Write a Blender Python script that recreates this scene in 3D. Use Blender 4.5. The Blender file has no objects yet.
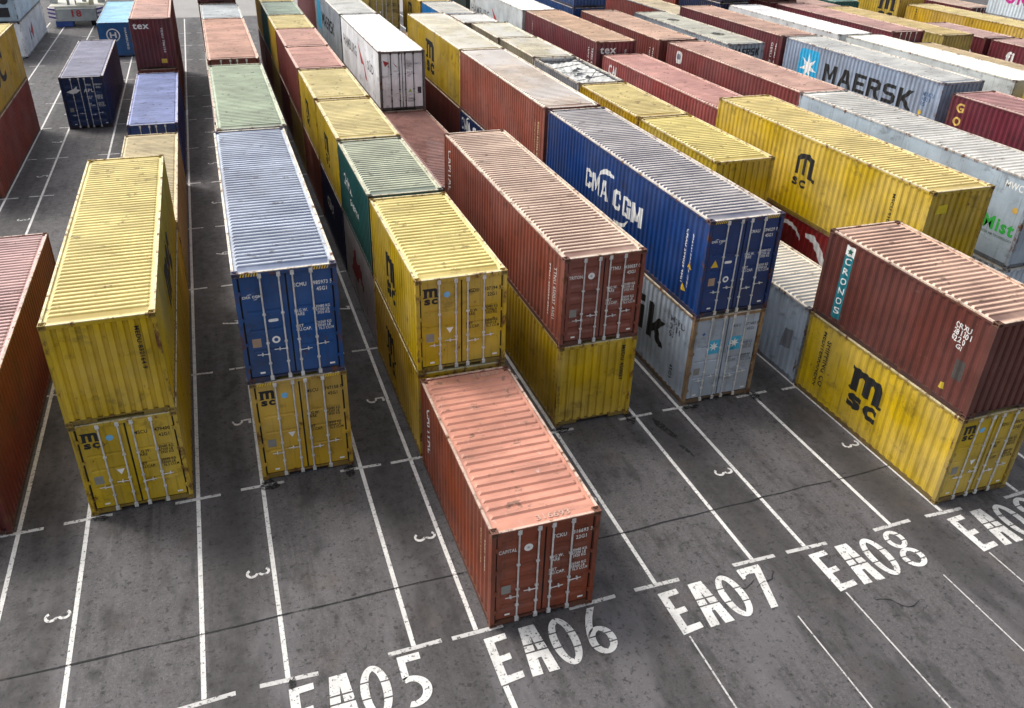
import bpy, bmesh, math, random
from mathutils import Vector, Matrix
random.seed(7)
PI = math.pi
sc = bpy.context.scene
C = sc.collection
W = 2.438
S, H = 2.739, 3.061          # the two container heights
L20, L40 = 6.058, 12.192

# ------------------------------------------------------------------ materials
class NT:
    def __init__(s, name):
        s.m = bpy.data.materials.new(name); s.m.use_nodes = True
        s.t = s.m.node_tree; s.t.nodes.clear()
        s.out = s.n('ShaderNodeOutputMaterial'); s.b = s.n('ShaderNodeBsdfPrincipled')
        s.l(s.b.outputs[0], s.out.inputs[0])
    def n(s, typ, **kw):
        o = s.t.nodes.new(typ)
        for k, v in kw.items(): setattr(o, k, v)
        return o
    def l(s, a, b): s.t.links.new(a, b)
    def setv(s, sock, v):
        if hasattr(v, 'is_output') or isinstance(v, bpy.types.NodeSocket): s.l(v, sock)
        else: sock.default_value = v
    def pos(s, scale=(1, 1, 1)):
        g = s.n('ShaderNodeNewGeometry'); m = s.n('ShaderNodeMapping')
        m.inputs['Scale'].default_value = scale
        s.l(g.outputs['Position'], m.inputs['Vector']); return m.outputs[0]
    def noise(s, vec, scale, detail=4, rough=.55, dist=0):
        o = s.n('ShaderNodeTexNoise'); s.l(vec, o.inputs['Vector'])
        o.inputs['Scale'].default_value = scale; o.inputs['Detail'].default_value = detail
        o.inputs['Roughness'].default_value = rough; o.inputs['Distortion'].default_value = dist
        return o.outputs['Fac']
    def ramp(s, f, a, b, va=0., vb=1.):
        o = s.n('ShaderNodeMapRange', interpolation_type='SMOOTHSTEP'); s.setv(o.inputs[0], f)
        o.inputs[1].default_value = a; o.inputs[2].default_value = b
        o.inputs[3].default_value = va; o.inputs[4].default_value = vb
        return o.outputs[0]
    def math(s, op, a, b=0.):
        o = s.n('ShaderNodeMath', operation=op); s.setv(o.inputs[0], a); s.setv(o.inputs[1], b); return o.outputs[0]
    def mix(s, f, a, b, mode='MIX'):
        o = s.n('ShaderNodeMix', data_type='RGBA', blend_type=mode)
        s.setv(o.inputs[0], f)
        for i, v in ((6, a), (7, b)):
            s.setv(o.inputs[i], v if not isinstance(v, tuple) else (*v, 1)[:4])
        return o.outputs[2]
    def bump(s, h, strength, dist=.01):
        o = s.n('ShaderNodeBump'); o.inputs['Strength'].default_value = strength; o.inputs['Distance'].default_value = dist
        s.l(h, o.inputs['Height']); s.l(o.outputs[0], s.b.inputs['Normal'])
    def objcol(s): return s.n('ShaderNodeObjectInfo').outputs['Color']

def paint_mat(name, rust_lo, rust_hi, grime=.5, rough=.5):
    t = NT(name); c = t.objcol()
    p = t.pos()
    big = t.noise(p, .9, 5); c1 = t.mix(1., c, t.n('ShaderNodeCombineColor').outputs[0], 'MIX') if False else c
    v = t.math('MULTIPLY', t.ramp(big, .25, .75, .76, 1.16), t.ramp(t.n('ShaderNodeObjectInfo').outputs['Random'], 0, 1, .93, 1.06))
    hs = t.n('ShaderNodeHueSaturation'); t.setv(hs.inputs['Value'], v); t.l(c1, hs.inputs['Color'])
    t.setv(hs.inputs['Saturation'], t.ramp(t.noise(p, .5, 3), .3, .7, .9, 1.05))
    streak = t.noise(t.pos((7, 7, .32)), 1.6, 5, .6)
    g = t.ramp(streak, .52, .78, 0, grime)
    c2 = t.mix(g, hs.outputs[0], (.035, .024, .016))
    # pale chalky scuffs
    sc_ = t.ramp(t.noise(t.pos((2.2, 2.2, 5)), 1.7, 7, .7), .64, .74, 0, .22)
    c2 = t.mix(sc_, c2, (.45, .42, .38))
    rub = t.ramp(t.noise(t.pos((1.5, .5, 9)), 2.4, 6, .7), .66, .72, 0, .32); c2 = t.mix(rub, c2, (.5, .46, .42))
    run = t.ramp(t.noise(t.pos((11, 11, .22)), 1.3, 4, .6), .60, .74, 0, .55); c2 = t.mix(t.math('MULTIPLY', run, t.ramp(t.noise(p, .8, 4), .42, .62)), c2, (.10, .035, .014))
    dk = t.ramp(t.noise(t.pos((1, 1, 1.6)), 1.15, 7, .66), .56, .68, 0, .38); c2 = t.mix(dk, c2, (.03, .022, .018))
    rn = t.noise(t.pos((1.6, 1.6, .9)), 2.6, 9, .68)
    r = t.ramp(rn, rust_lo, rust_hi)
    c3 = t.mix(r, c2, t.mix(t.noise(p, 24, 3), (.05, .018, .008), (.17, .065, .022)))
    t.l(c3, t.b.inputs['Base Color'])
    t.l(t.ramp(r, 0, 1, rough, .9), t.b.inputs['Roughness'])
    t.bump(t.noise(p, 1.9, 5, .6), .35, .05)
    return t.m
def roof_mat(name, rough_a, rough_b, dirt=.55, rust=.66, fade_sheen=0., puddle=False):
    t = NT(name); c = t.objcol(); p = t.pos()
    v = t.ramp(t.noise(t.pos((.5, .9, 1)), 1.1, 6, .6), .25, .75, .72, 1.22)
    hs = t.n('ShaderNodeHueSaturation'); t.setv(hs.inputs['Value'], v); t.l(c, hs.inputs['Color'])
    st = t.ramp(t.noise(t.pos((.8, 7, 1)), 1.3, 6, .65), .5, .78, 0, dirt)      # grime lying along the ribs
    c2 = t.mix(st, hs.outputs[0], (.07, .05, .036))
    pt = t.ramp(t.noise(t.pos((1, .7, 1)), .75, 8, .68, .6), .54, .66, 0, .45)       # big dull patches
    c2 = t.mix(pt, c2, t.mix(.45, c, (.16, .11, .08)))
    spt = t.ramp(t.noise(p, 2.3, 7, .7), .58, .66, 0, .7); c2 = t.mix(spt, c2, (.09, .065, .045))
    sc2 = t.ramp(t.noise(t.pos((3, 1.2, 1)), 2.7, 7, .7), .60, .70, 0, .4); c2 = t.mix(sc2, c2, (.62, .58, .52))
    if fade_sheen: c2 = t.mix(t.ramp(t.noise(t.pos((.45, .3, 1)), .75, 5, .62), .42, .56, 0, fade_sheen), c2, (.86, .85, .82))  # whitened areas: faded paint plus sky sheen put into the colour
    at = t.n('ShaderNodeAttribute', attribute_name='groove')
    gc = t.n('ShaderNodeAttribute', attribute_name='groove_colour', attribute_type='OBJECT')
    gw = t.math('MULTIPLY', t.ramp(at.outputs['Fac'], .12, .55), t.ramp(t.noise(t.pos((.5, .35, 1)), .9, 5, .6), .3, .65, .62, 1.))
    c2 = t.mix(gw, c2, gc.outputs['Color'])       # unbleached paint, dirt and rib shading painted into the grooves
    r = t.ramp(t.noise(t.pos((1.3, 2.2, 1)), 2.1, 9, .7), rust, rust + .07)
    c3 = t.mix(r, c2, t.mix(t.noise(p, 20, 3), (.05, .02, .01), (.2, .08, .03)))
    t.l(c3, t.b.inputs['Base Color'])
    rr = t.ramp(t.noise(t.pos((.7, 1, 1)), .9, 5), .35, .65, rough_a, rough_b) if not puddle else t.ramp(t.noise(t.pos((.7, .55, 1)), .8, 6, .65), .46, .60, rough_b, rough_a)
    t.l(t.math('MAXIMUM', rr, t.math('MULTIPLY', r, .85)), t.b.inputs['Roughness'])
    t.bump(t.noise(p, 1.6, 5, .6), .16, .04)
    return t.m
def flat_mat(name, col, rough=.6, metal=0., var=.25, use_obj=False, scale=6):
    t = NT(name); c = t.objcol() if use_obj else None
    v = t.ramp(t.noise(t.pos(), scale, 5), .25, .75, 1 - var, 1 + var)
    hs = t.n('ShaderNodeHueSaturation'); t.setv(hs.inputs['Value'], v)
    if c is not None: t.l(c, hs.inputs['Color'])
    else: hs.inputs['Color'].default_value = (*col, 1)
    t.l(hs.outputs[0], t.b.inputs['Base Color'])
    t.b.inputs['Roughness'].default_value = rough; t.b.inputs['Metallic'].default_value = metal
    return t.m
def worn_mat(name, lo, hi, use_obj=True, col=(.75, .74, .7), rough=.65, scale=6):
    """paint that has worn away in places, whatever it is painted on showing through"""
    t = NT(name); c = t.objcol() if use_obj else (*col, 1)
    v = t.ramp(t.noise(t.pos(), 2.2, 6), .25, .75, .78, 1.05)
    hs = t.n('ShaderNodeHueSaturation'); t.setv(hs.inputs['Value'], v); t.setv(hs.inputs['Color'], c)
    t.l(hs.outputs[0], t.b.inputs['Base Color']); t.b.inputs['Roughness'].default_value = rough
    t.l(t.ramp(t.noise(t.pos(), scale, 9, .72), lo, hi, 0, 1), t.b.inputs['Alpha'])
    return t.m

M = {}
M['paint'] = paint_mat('container_paint', .64, .71, .5, .48)
M['frame'] = paint_mat('frame_paint', .50, .66, .55, .6)
M['roof'] = roof_mat('roof_paint', .34, .55)
M['roof_wet'] = roof_mat('wet_roof_paint', .04, .42, .4, .7, puddle=True)
M['roof_bleached'] = roof_mat('faded_sheen_roof_paint', .3, .5, .4, .7, fade_sheen=.7)
M['roof_white'] = roof_mat('reefer_roof', .3, .5, .16, .74)
M['bar'] = flat_mat('galvanised_steel', (.60, .60, .59), .45, .2, .25)
M['rubber'] = flat_mat('black_rubber', (.012, .012, .012), .7)
M['letter'] = worn_mat('lettering_paint', .27, .33)
M['plate'] = flat_mat('sticker', (1, 1, 1), .5, 0, .12, True)
M['dark'] = flat_mat('dark_machinery', (.02, .02, .022), .6)
M['tarp'] = flat_mat('torn_tarpaulin', (.50, .50, .48), .5, 0, .35, scale=2)
M['line'] = worn_mat('road_paint', .35, .46, False, (.64, .63, .605), .75, 13)
M['tick'] = worn_mat('tick_paint', .36, .48, False, (.50, .49, .475), .8, 11)
M['line_old'] = worn_mat('old_road_paint', .36, .50, False, (.62, .61, .59), .75, 9)
M['crane'] = paint_mat('crane_grey_paint', .7, .78, .35, .5)

def asphalt():
    t = NT('asphalt'); p = t.pos()
    g = t.n('ShaderNodeNewGeometry'); sx = t.n('ShaderNodeSeparateXYZ'); t.l(g.outputs['Position'], sx.inputs[0])
    wob = t.math('MULTIPLY', t.math('SUBTRACT', t.noise(t.pos((1, .12, 1)), .8, 3), .5), .7)
    xx = t.math('ADD', sx.outputs[0], wob)
    fr = t.math('FRACT', t.math('DIVIDE', t.math('ADD', xx, 8.57 + 41.9), 4.19))    # 0-.625 bay, .625-1 straddle lane
    lane = t.math('MULTIPLY', t.ramp(fr, .60, .74), t.ramp(fr, .88, 1.0, 1, 0))
    lane = t.math('MULTIPLY', lane, t.ramp(t.noise(t.pos((1, .25, 1)), .7, 5), .3, .62, .35, 1))
    fine = t.noise(p, 55, 6, .75); mid = t.noise(p, 3.2, 6, .65); big = t.noise(p, .28, 5)
    base = t.mix(t.ramp(big, .3, .7), (.060, .054, .060), (.082, .075, .080))
    base = t.mix(t.ramp(mid, .35, .75, 0, .45), base, (.05, .047, .049))
    base = t.mix(t.ramp(fine, .40, .62, 0, .75), base, (.15, .142, .14)); base = t.mix(t.ramp(t.noise(p, 34, 4, .7), .56, .68, 0, .7), base, (.03, .028, .029))
    g2 = t.noise(p, 15, 6, .72); base = t.mix(t.ramp(g2, .30, .70, .55, 0), base, (.028, .026, .027)); base = t.mix(t.ramp(g2, .52, .72, 0, .45), base, (.145, .138, .138))
    base = t.mix(t.math('MULTIPLY', lane, .85), base, (.028, .026, .026))
    sm = t.math('MULTIPLY', t.ramp(t.noise(t.pos((1.2, .55, 1)), 1.1, 7, .7), .51, .63), t.ramp(g2, .3, .6, .4, 1)); base = t.mix(t.math('MULTIPLY', sm, .75), base, (.020, .019, .019))
    spots = t.ramp(t.noise(p, 5.5, 5, .65), .575, .64)
    tyre = t.ramp(t.noise(t.pos((2.6, .07, 1)), 1.5, 6, .6), .50, .68); tyre = t.math('MULTIPLY', tyre, t.ramp(t.noise(p, .6, 5), .35, .6, .3, 1)); base = t.mix(t.math('MULTIPLY', tyre, .55), base, (.024, .022, .023))
    pale = t.ramp(t.noise(t.pos((.6, .22, 1)), .9, 5, .6), .52, .66, 0, .5); base = t.mix(pale, base, (.125, .118, .124))
    base = t.mix(t.math('MULTIPLY', spots, .7), base, (.012, .011, .011))
    spk = t.ramp(t.noise(p, 9, 2, .5), .63, .66)
    base = t.mix(t.math('MULTIPLY', spk, .55), base, (.012, .012, .012))
    warm = t.ramp(t.noise(p, .7, 5), .55, .72, 0, .35)
    base = t.mix(warm, base, (.085, .066, .056))
    conc = t.math('MULTIPLY', t.ramp(sx.outputs[1], 84.5, 85.3), t.ramp(sx.outputs[0], -9, -8.2))
    base = t.mix(conc, base, t.mix(big, (.2, .19, .18), (.3, .29, .28)))
    t.l(base, t.b.inputs['Base Color'])
    t.l(t.ramp(mid, .3, .7, .62, .85), t.b.inputs['Roughness'])
    t.bump(t.noise(p, 70, 5, .8), .5, .012)
    return t.m
M['asphalt'] = asphalt()
M['patch'] = worn_mat('dark_patch', .34, .62, False, (.009, .009, .009), .85, 9)
M['joint'] = worn_mat('joint_tar', .33, .48, False, (.01, .01, .01), .8, 2.5)

# ------------------------------------------------------------------ mesh helpers
def link(name, me, mat, parent=None, color=None, loc=(0, 0, 0)):
    o = bpy.data.objects.new(name, me); C.objects.link(o)
    if mat is not None and not me.materials: me.materials.append(M[mat])
    if mat is not None and me.materials[0] != M[mat]:
        o.material_slots[0].link = 'OBJECT'; o.material_slots[0].material = M[mat]
    if parent: o.parent = parent
    if color: o.color = (*color, 1)
    o.location = loc
    return o
class MB:
    def __init__(s): s.v = []; s.f = []
    def quad(s, *p):
        n = len(s.v); s.v += [tuple(q) for q in p]; s.f.append(tuple(range(n, n + len(p))))
    def box(s, a, b):
        x0, y0, z0 = a; x1, y1, z1 = b; n = len(s.v)
        s.v += [(x0, y0, z0), (x1, y0, z0), (x1, y1, z0), (x0, y1, z0), (x0, y0, z1), (x1, y0, z1), (x1, y1, z1), (x0, y1, z1)]
        s.f += [tuple(n + i for i in q) for q in ((0, 3, 2, 1), (4, 5, 6, 7), (0, 1, 5, 4), (1, 2, 6, 5), (2, 3, 7, 6), (3, 0, 4, 7))]
    def grid(s, rows):
        n = len(s.v); k = len(rows[0])
        for r in rows: s.v += [tuple(p) for p in r]
        for i in range(len(rows) - 1):
            for j in range(k - 1):
                a = n + i * k + j; s.f.append((a, a + 1, a + k + 1, a + k))
    def cyl(s, p0, p1, r, seg=8):
        p0 = Vector(p0); p1 = Vector(p1); d = (p1 - p0).normalized()
        u = d.orthogonal().normalized(); w = d.cross(u); n = len(s.v)
        for p in (p0, p1):
            for i in range(seg):
                a = 2 * PI * i / seg; s.v.append(tuple(p + r * (u * math.cos(a) + w * math.sin(a))))
        for i in range(seg):
            j = (i + 1) % seg; s.f.append((n + i, n + j, n + seg + j, n + seg + i))
        s.f.append(tuple(n + i for i in reversed(range(seg)))); s.f.append(tuple(n + seg + i for i in range(seg)))
    def mesh(s, name, smooth=False):
        me = bpy.data.meshes.new(name); me.from_pydata(s.v, [], s.f); me.update()
        if smooth:
            for p in me.polygons: p.use_smooth = True
        return me
cache = {}
def cached(fn):
    def w(*a):
        k = (fn.__name__,) + a
        if k not in cache: cache[k] = fn(*a)
        return cache[k]
    return w

# ------------------------------------------------------------------ container pieces (local frame: x 0..W, y 0..L with the near end at 0, z 0..h)
SIDE0, SIDE_D = .010, .036
def folds(L):
    n = round((L - .24) / .278); pt = (L - .24) / n; out = []
    for i in range(n):
        b = .12 + i * pt
        out += [(b, 0), (b + pt * .27, 0), (b + pt * .5, 1), (b + pt * .77, 1)]
    out.append((L - .12, 0))
    return out
def side_depth(L, y, flat=False):
    if flat: return SIDE0
    f = folds(L)
    if y <= f[0][0] or y >= f[-1][0]: return SIDE0
    for (a, da), (b, db) in zip(f, f[1:]):
        if a <= y <= b: return SIDE0 + SIDE_D * (da + (db - da) * (y - a) / (b - a))
    return SIDE0
@cached
def m_side(L, h, right, flat):
    mb = MB(); f = folds(L) if not flat else [(.12, 0), (L - .12, 0)]
    xs = [(SIDE0 + SIDE_D * d) for _, d in f]
    if right: xs = [W - x for x in xs]
    mb.grid([[(x, y, .15) for x, (y, _) in zip(xs, f)], [(x, y, h - .09) for x, (y, _) in zip(xs, f)]])
    return mb.mesh('side_wall')
@cached
def m_roof(L, h, style):
    mb = MB(); zb = h - .050; x0, x1 = .055, W - .055
    y0, y1 = .055, L - .055
    prof = [(y0, 0)]
    if style == 'flat':
        prof = [(y0, .4), (L * .5, .4), (y1, .4)]
    else:
        pt = {'rib': .262, 'corr': .209}[style]; fr = {'rib': (.16, .30, .62, .76), 'corr': (.10, .34, .56, .80)}[style]
        n = int((L - .75) / pt); b0 = .42
        pt = (L - .75) / n
        for i in range(n):
            b = b0 + i * pt
            prof += [(b + pt * fr[0], 0), (b + pt * fr[1], 1), (b + pt * fr[2], 1), (b + pt * fr[3], 0)]
        prof.append((y1, 0))
    a = .042
    xs = [(x0, 0), (x0 + .07, 0), (x0 + .13, 1), (x1 - .13, 1), (x1 - .07, 0), (x1, 0)]
    mb.grid([[(x, y, zb + a * d * (k if style != 'flat' else 1)) for x, k in xs] for y, d in prof])
    me = mb.mesh('roof'); at = me.attributes.new('groove', 'FLOAT', 'POINT')
    ribbed = style == 'corr'
    for v, d in zip(me.vertices, at.data):
        d.value = 1. if ribbed and v.co.z < zb + a * .3 and x0 + .1 < v.co.x < x1 - .1 and .4 < v.co.y < L - .3 else 0.
    return me
@cached
def m_end(h, far, L, flat):
    mb = MB(); x0, x1 = .10, W - .10; prof = []
    if flat: prof = [(x0, 0), (x1, 0)]
    else:
        n = 9; pt = (x1 - x0) / n
        for i in range(n):
            b = x0 + i * pt; prof += [(b, 0), (b + pt * .46, 0), (b + pt * .57, 1), (b + pt * .89, 1)]
        prof.append((x1, 0))
    ys = [.014 + .058 * d for _, d in prof]
    if far: ys = [L - y for y in ys]
    mb.grid([[(x, y, .15) for (x, _), y in zip(prof, ys)], [(x, y, h - .10) for (x, _), y in zip(prof, ys)]])
    return mb.mesh('end_wall')
@cached
def m_frame(L, h):
    mb = MB(); c = .122
    for x0 in (0.004, W - .104):
        for y0 in (.004, L - .124): mb.box((x0, y0, c), (x0 + .1, y0 + .12, h - c))
    for x0, x1 in ((.004, .056), (W - .056, W - .004)):
        mb.box((x0, .18, h - .1), (x1, L - .18, h - .042))
    for y0, y1 in ((.004, .056), (L - .056, L - .004)):
        mb.box((.165, y0, h - .115), (W - .165, y1, h - .026))
    return mb.mesh('frame')
@cached
def m_toprail(L, h):
    mb = MB()
    for x0, x1 in ((.003, .062), (W - .062, W - .003)): mb.box((x0, .178, h - .042), (x1, L - .178, h - .004))
    for y0, y1 in ((.003, .062), (L - .062, L - .003)): mb.box((.163, y0, h - .026), (W - .163, y1, h - .004))
    return mb.mesh('top_rail')
@cached
def m_botrail(L, h):
    mb = MB()
    for x0, x1 in ((.004, .056), (W - .056, W - .004)): mb.box((x0, .18, .018), (x1, L - .18, .149))
    for y0, y1 in ((.004, .056), (L - .056, L - .004)):
        for xa, xb, za in ((.165, .70, .035), (.70, W - .70, .115), (W - .70, W - .165, .035)): mb.box((xa, y0, za), (xb, y1, .15))
    mb.box((.06, .06, .10), (W - .06, L - .06, .145))
    return mb.mesh('bottom_rail')
@cached
def m_cast():
    bm = bmesh.new(); bmesh.ops.create_cube(bm, size=1)
    bmesh.ops.scale(bm, vec=(.162, .178, .118), verts=bm.verts)
    fs = list(bm.faces)
    for f in fs:
        bmesh.ops.inset_individual(bm, faces=[f], thickness=.03)
        r = bmesh.ops.extrude_discrete_faces(bm, faces=[f])
        nf = r['faces'][0]; bmesh.ops.translate(bm, verts=nf.verts, vec=-nf.normal * .045)
    me = bpy.data.meshes.new('corner_casting'); bm.to_mesh(me); bm.free(); return me
@cached
def m_leaf(h, style, right):
    mb = MB(); z0, z1 = .172, h - .138
    x0, x1 = (.146, W / 2 - .021) if not right else (W / 2 + .021, W - .146)
    Y = .050; hh = z1 - z0
    rows = [(z0, 0)]
    if style == 'ribbed':
        n = 6
        for i in range(n):
            b = z0 + hh * (.06 + .9 * i / n); q = hh * .9 / n
            rows += [(b + q * .12, 0), (b + q * .30, 1), (b + q * .62, 1), (b + q * .80, 0)]
    elif style == 'panel':
        for fz in (.26, .47, .655):
            rows += [(z0 + hh * fz - .035, 0), (z0 + hh * fz - .02, .75), (z0 + hh * fz + .02, .75), (z0 + hh * fz + .05, 0)]
    rows.append((z1, 0))
    xs = [(x0, 0), (x0 + .09, 0), (x0 + .12, 1), (x1 - .12, 1), (x1 - .09, 0), (x1, 0)]
    mb.grid([[(x, Y + .028 * d * k, z) for x, k in xs] for z, d in rows])
    for a, b in ((x0, x0), (x1, x1)):
        mb.quad((a, Y, z0), (a, Y + .05, z0), (a, Y + .05, z1), (a, Y, z1))
    mb.quad((x0, Y, z1), (x1, Y, z1), (x1, Y + .05, z1), (x0, Y + .05, z1))
    return mb.mesh('door')
@cached
def m_gasket(h):
    mb = MB(); mb.box((.104, .083, .152), (W - .104, .095, h - .117)); return mb.mesh('door_gasket')
@cached
def m_bar(h, x):
    mb = MB(); mb.cyl((x, .020, .06), (x, .020, h - .05), .021)
    for z in (.10, h - .115): mb.box((x - .045, -.004, z - .06), (x + .045, .046, z + .06))
    for z in (h * .36, h * .62, .52): mb.box((x - .04, .008, z - .022), (x + .04, .049, z + .022))
    return mb.mesh('locking_bar')
@cached
def m_handle(x, dx, z):
    mb = MB(); mb.cyl((x, .004, z), (x + dx, .004, z + .015), .011, 6)
    mb.box((x - .026, -.010, z - .028), (x + .026, .03, z + .028))
    mb.box((x + dx * .62, -.004, z - .03), (x + dx * .62 + .035, .048, z + .04))
    return mb.mesh('handle')
@cached
def m_hinge(x, z):
    mb = MB(); mb.box((x - .05, -.004, z - .035), (x + .05, .049, z + .035)); mb.cyl((x, -.002, z - .06), (x, -.002, z + .06), .016, 6)
    return mb.mesh('hinge')

# ------------------------------------------------------------------ lettering
@cached
def text_geo(s, bold):
    cu = bpy.data.curves.new('lettering', 'FONT'); cu.body = s; cu.size = 1; cu.resolution_u = 3; cu.offset = bold
    cu.space_line = .85; cu.space_character = 1 + bold * 4.5
    o = bpy.data.objects.new('lettering', cu); C.objects.link(o)
    dg = bpy.context.evaluated_depsgraph_get(); dg.update()
    me = bpy.data.meshes.new_from_object(o.evaluated_get(dg))
    bpy.data.objects.remove(o); bpy.data.curves.remove(cu)
    vs = [tuple(v.co[:2]) for v in me.vertices]; fs = [tuple(p.vertices) for p in me.polygons]
    xs = [v[0] for v in vs]; ys = [v[1] for v in vs]
    x0, y0, y1 = min(xs), min(ys), max(ys)
    nl = s.count('\n') + 1
    k = 1 / (y1 - y0) if nl == 1 else 1 / .72
    vs = [((a - x0) * k, (b - (y0 if nl == 1 else y1)) * k) for a, b in vs]
    bpy.data.meshes.remove(me)
    return vs, fs, (max(xs) - x0) * k
def text2d(s, height, width=None, bold=.015, ws=1.):
    """2-d text, lower left (single line) or top left (several lines) at 0,0"""
    vs, fs, w = text_geo(s, bold)
    kx = height * ws if width is None else width / w
    return [(a * kx, b * height) for a, b in vs], fs
BLOCK = {
 'M': [.84, [(0,0),(0,1),(.24,1),(.42,.45),(.60,1),(.84,1),(.84,0),(.64,0),(.64,.62),(.50,.18),(.34,.18),(.20,.62),(.20,0)]],
 'A': [.82, [(0,0),(.28,1),(.41,1),(.41,.76),(.33,.42),(.41,.42),(.41,.24),(.27,.24),(.21,0)], [(.82,0),(.61,0),(.55,.24),(.41,.24),(.41,.42),(.49,.42),(.41,.76),(.41,1),(.54,1)]],
 'E': [.68, [(0,0),(0,1),(.68,1),(.68,.81),(.21,.81),(.21,.60),(.62,.60),(.62,.41),(.21,.41),(.21,.19),(.68,.19),(.68,0)]],
 'R': [.75, [(0,0),(0,1),(.21,1),(.21,0)], [(.21,1),(.58,1),(.72,.86),(.72,.55),(.60,.43),(.21,.43),(.21,.6),(.47,.6),(.52,.65),(.52,.77),(.47,.82),(.21,.82)], [(.30,.43),(.52,.43),(.75,0),(.51,0)]],
 'S': [.70, [(0,0),(.56,0),(.70,.14),(.70,.46),(.58,.59),(.21,.59),(.21,.81),(.66,.81),(.66,1),(.14,1),(0,.86),(0,.54),(.12,.41),(.49,.41),(.49,.19),(0,.19)]],
 'K': [.78, [(0,0),(0,1),(.21,1),(.21,.62),(.50,1),(.76,1),(.40,.54),(.78,0),(.53,0),(.26,.38),(.21,.32),(.21,0)]],
 'C': [.68, [(.68,.64),(.68,.86),(.54,1),(.14,1),(0,.86),(0,.14),(.14,0),(.54,0),(.68,.14),(.68,.36),(.47,.36),(.47,.19),(.21,.19),(.21,.81),(.47,.81),(.47,.64)]],
 'G': [.68, [(.68,.66),(.68,.86),(.54,1),(.14,1),(0,.86),(0,.14),(.14,0),(.68,0),(.68,.56),(.34,.56),(.34,.39),(.47,.39),(.47,.19),(.21,.19),(.21,.81),(.47,.81),(.47,.66)]],
 'i': [.24, [(0,0),(0,.70),(.24,.70),(.24,0)], [(0,.80),(0,1),(.24,1),(.24,.80)]],
 'k': [.76, [(0,0),(0,1),(.24,1),(.24,.46),(.46,.74),(.74,.74),(.46,.42),(.76,0),(.48,0),(.30,.28),(.24,.22),(.24,0)]],
 ' ': [.34]}
def block2d(s, h, width, gap=.10):
    gs = []; x = 0
    for ch in s:
        b = BLOCK[ch]
        for p in b[1:]: gs.append(poly2d([(q[0] + x, q[1]) for q in p]))
        x += b[0] + gap
    return tr2d(join2d(*gs), 0, 0, width / (x - gap), h)
def poly2d(pts): return [tuple(p) for p in pts], [tuple(range(len(pts)))]
def join2d(*gs):
    V = []; Fc = []
    for vs, fs in gs:
        n = len(V); V += vs; Fc += [tuple(i + n for i in f) for f in fs]
    return V, Fc
def tr2d(g, dx=0, dy=0, sx=1, sy=1, rot=0):
    c, s = math.cos(rot), math.sin(rot)
    return [((x * sx) * c - (y * sy) * s + dx, (x * sx) * s + (y * sy) * c + dy) for x, y in g[0]], g[1]
def band(cx, cy, ro, ri, a0, a1, n=14, taper=False):
    V = []; Fc = []
    for i in range(n + 1):
        t = i / n; a = math.radians(a0 + (a1 - a0) * t); k = 1.
        if taper: k = math.sin(PI * min(1, t * .9 + .04)) ** .6
        mid = ((ro[0] + ri[0]) / 2, (ro[1] + ri[1]) / 2)
        o = (mid[0] + (ro[0] - mid[0]) * k, mid[1] + (ro[1] - mid[1]) * k); q = (mid[0] + (ri[0] - mid[0]) * k, mid[1] + (ri[1] - mid[1]) * k)
        V += [(cx + o[0] * math.cos(a), cy + o[1] * math.sin(a)), (cx + q[0] * math.cos(a), cy + q[1] * math.sin(a))]
        if i: Fc.append((2 * i - 2, 2 * i - 1, 2 * i + 1, 2 * i))
    return V, Fc
def disc(r, cx=0, cy=0, n=18): return poly2d([(cx + r * math.cos(2 * PI * i / n), cy + r * math.sin(2 * PI * i / n)) for i in range(n)])
def star7(r, ri, n=7):
    return poly2d([((r if i % 2 == 0 else ri) * math.sin(PI * i / n), (r if i % 2 == 0 else ri) * math.cos(PI * i / n)) for i in range(2 * n)])
def rrect(w, h, r):
    P = []
    for cx, cy, a in ((w - r, h - r, 0), (r, h - r, 90), (r, r, 180), (w - r, r, 270)):
        for k in range(4): P.append((cx + r * math.cos(math.radians(a + k * 30)), cy + r * math.sin(math.radians(a + k * 30))))
    return poly2d(P)
def msc_logo(w, h):
    m = poly2d([(0, .42), (0, .475), (.06, .50), (.06, .90), (0, .925), (0, 1), (.80, 1), (.90, .965), (.945, .87), (.945, .50), (1, .475), (1, .42),
                (.74, .42), (.74, .80), (.68, .86), (.605, .80), (.605, .45), (.405, .45), (.405, .80), (.345, .86), (.27, .80), (.27, .42)])
    s = tr2d(text2d('s', .36, .40, .045), .07, 0); c = tr2d(text2d('c', .36, .40, .045), .55, 0)
    return tr2d(join2d(m, s, c), 0, 0, w, h)
def cma_logo(w):
    h = w * .155
    t1 = block2d('CMA', h, w * .43, .10); t2 = tr2d(block2d('CGM', h, w * .47, .16), w * .53, 0)
    a1 = band(w * .42, h * .70, (w * .20, h * .95), (w * .185, h * .66), 165, 62, 14, True)
    a2 = band(w * .62, h * .25, (w * .20, h * 1.0), (w * .18, h * .78), -110, -25, 14, True)
    return join2d(t1, t2, a1, a2)

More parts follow.
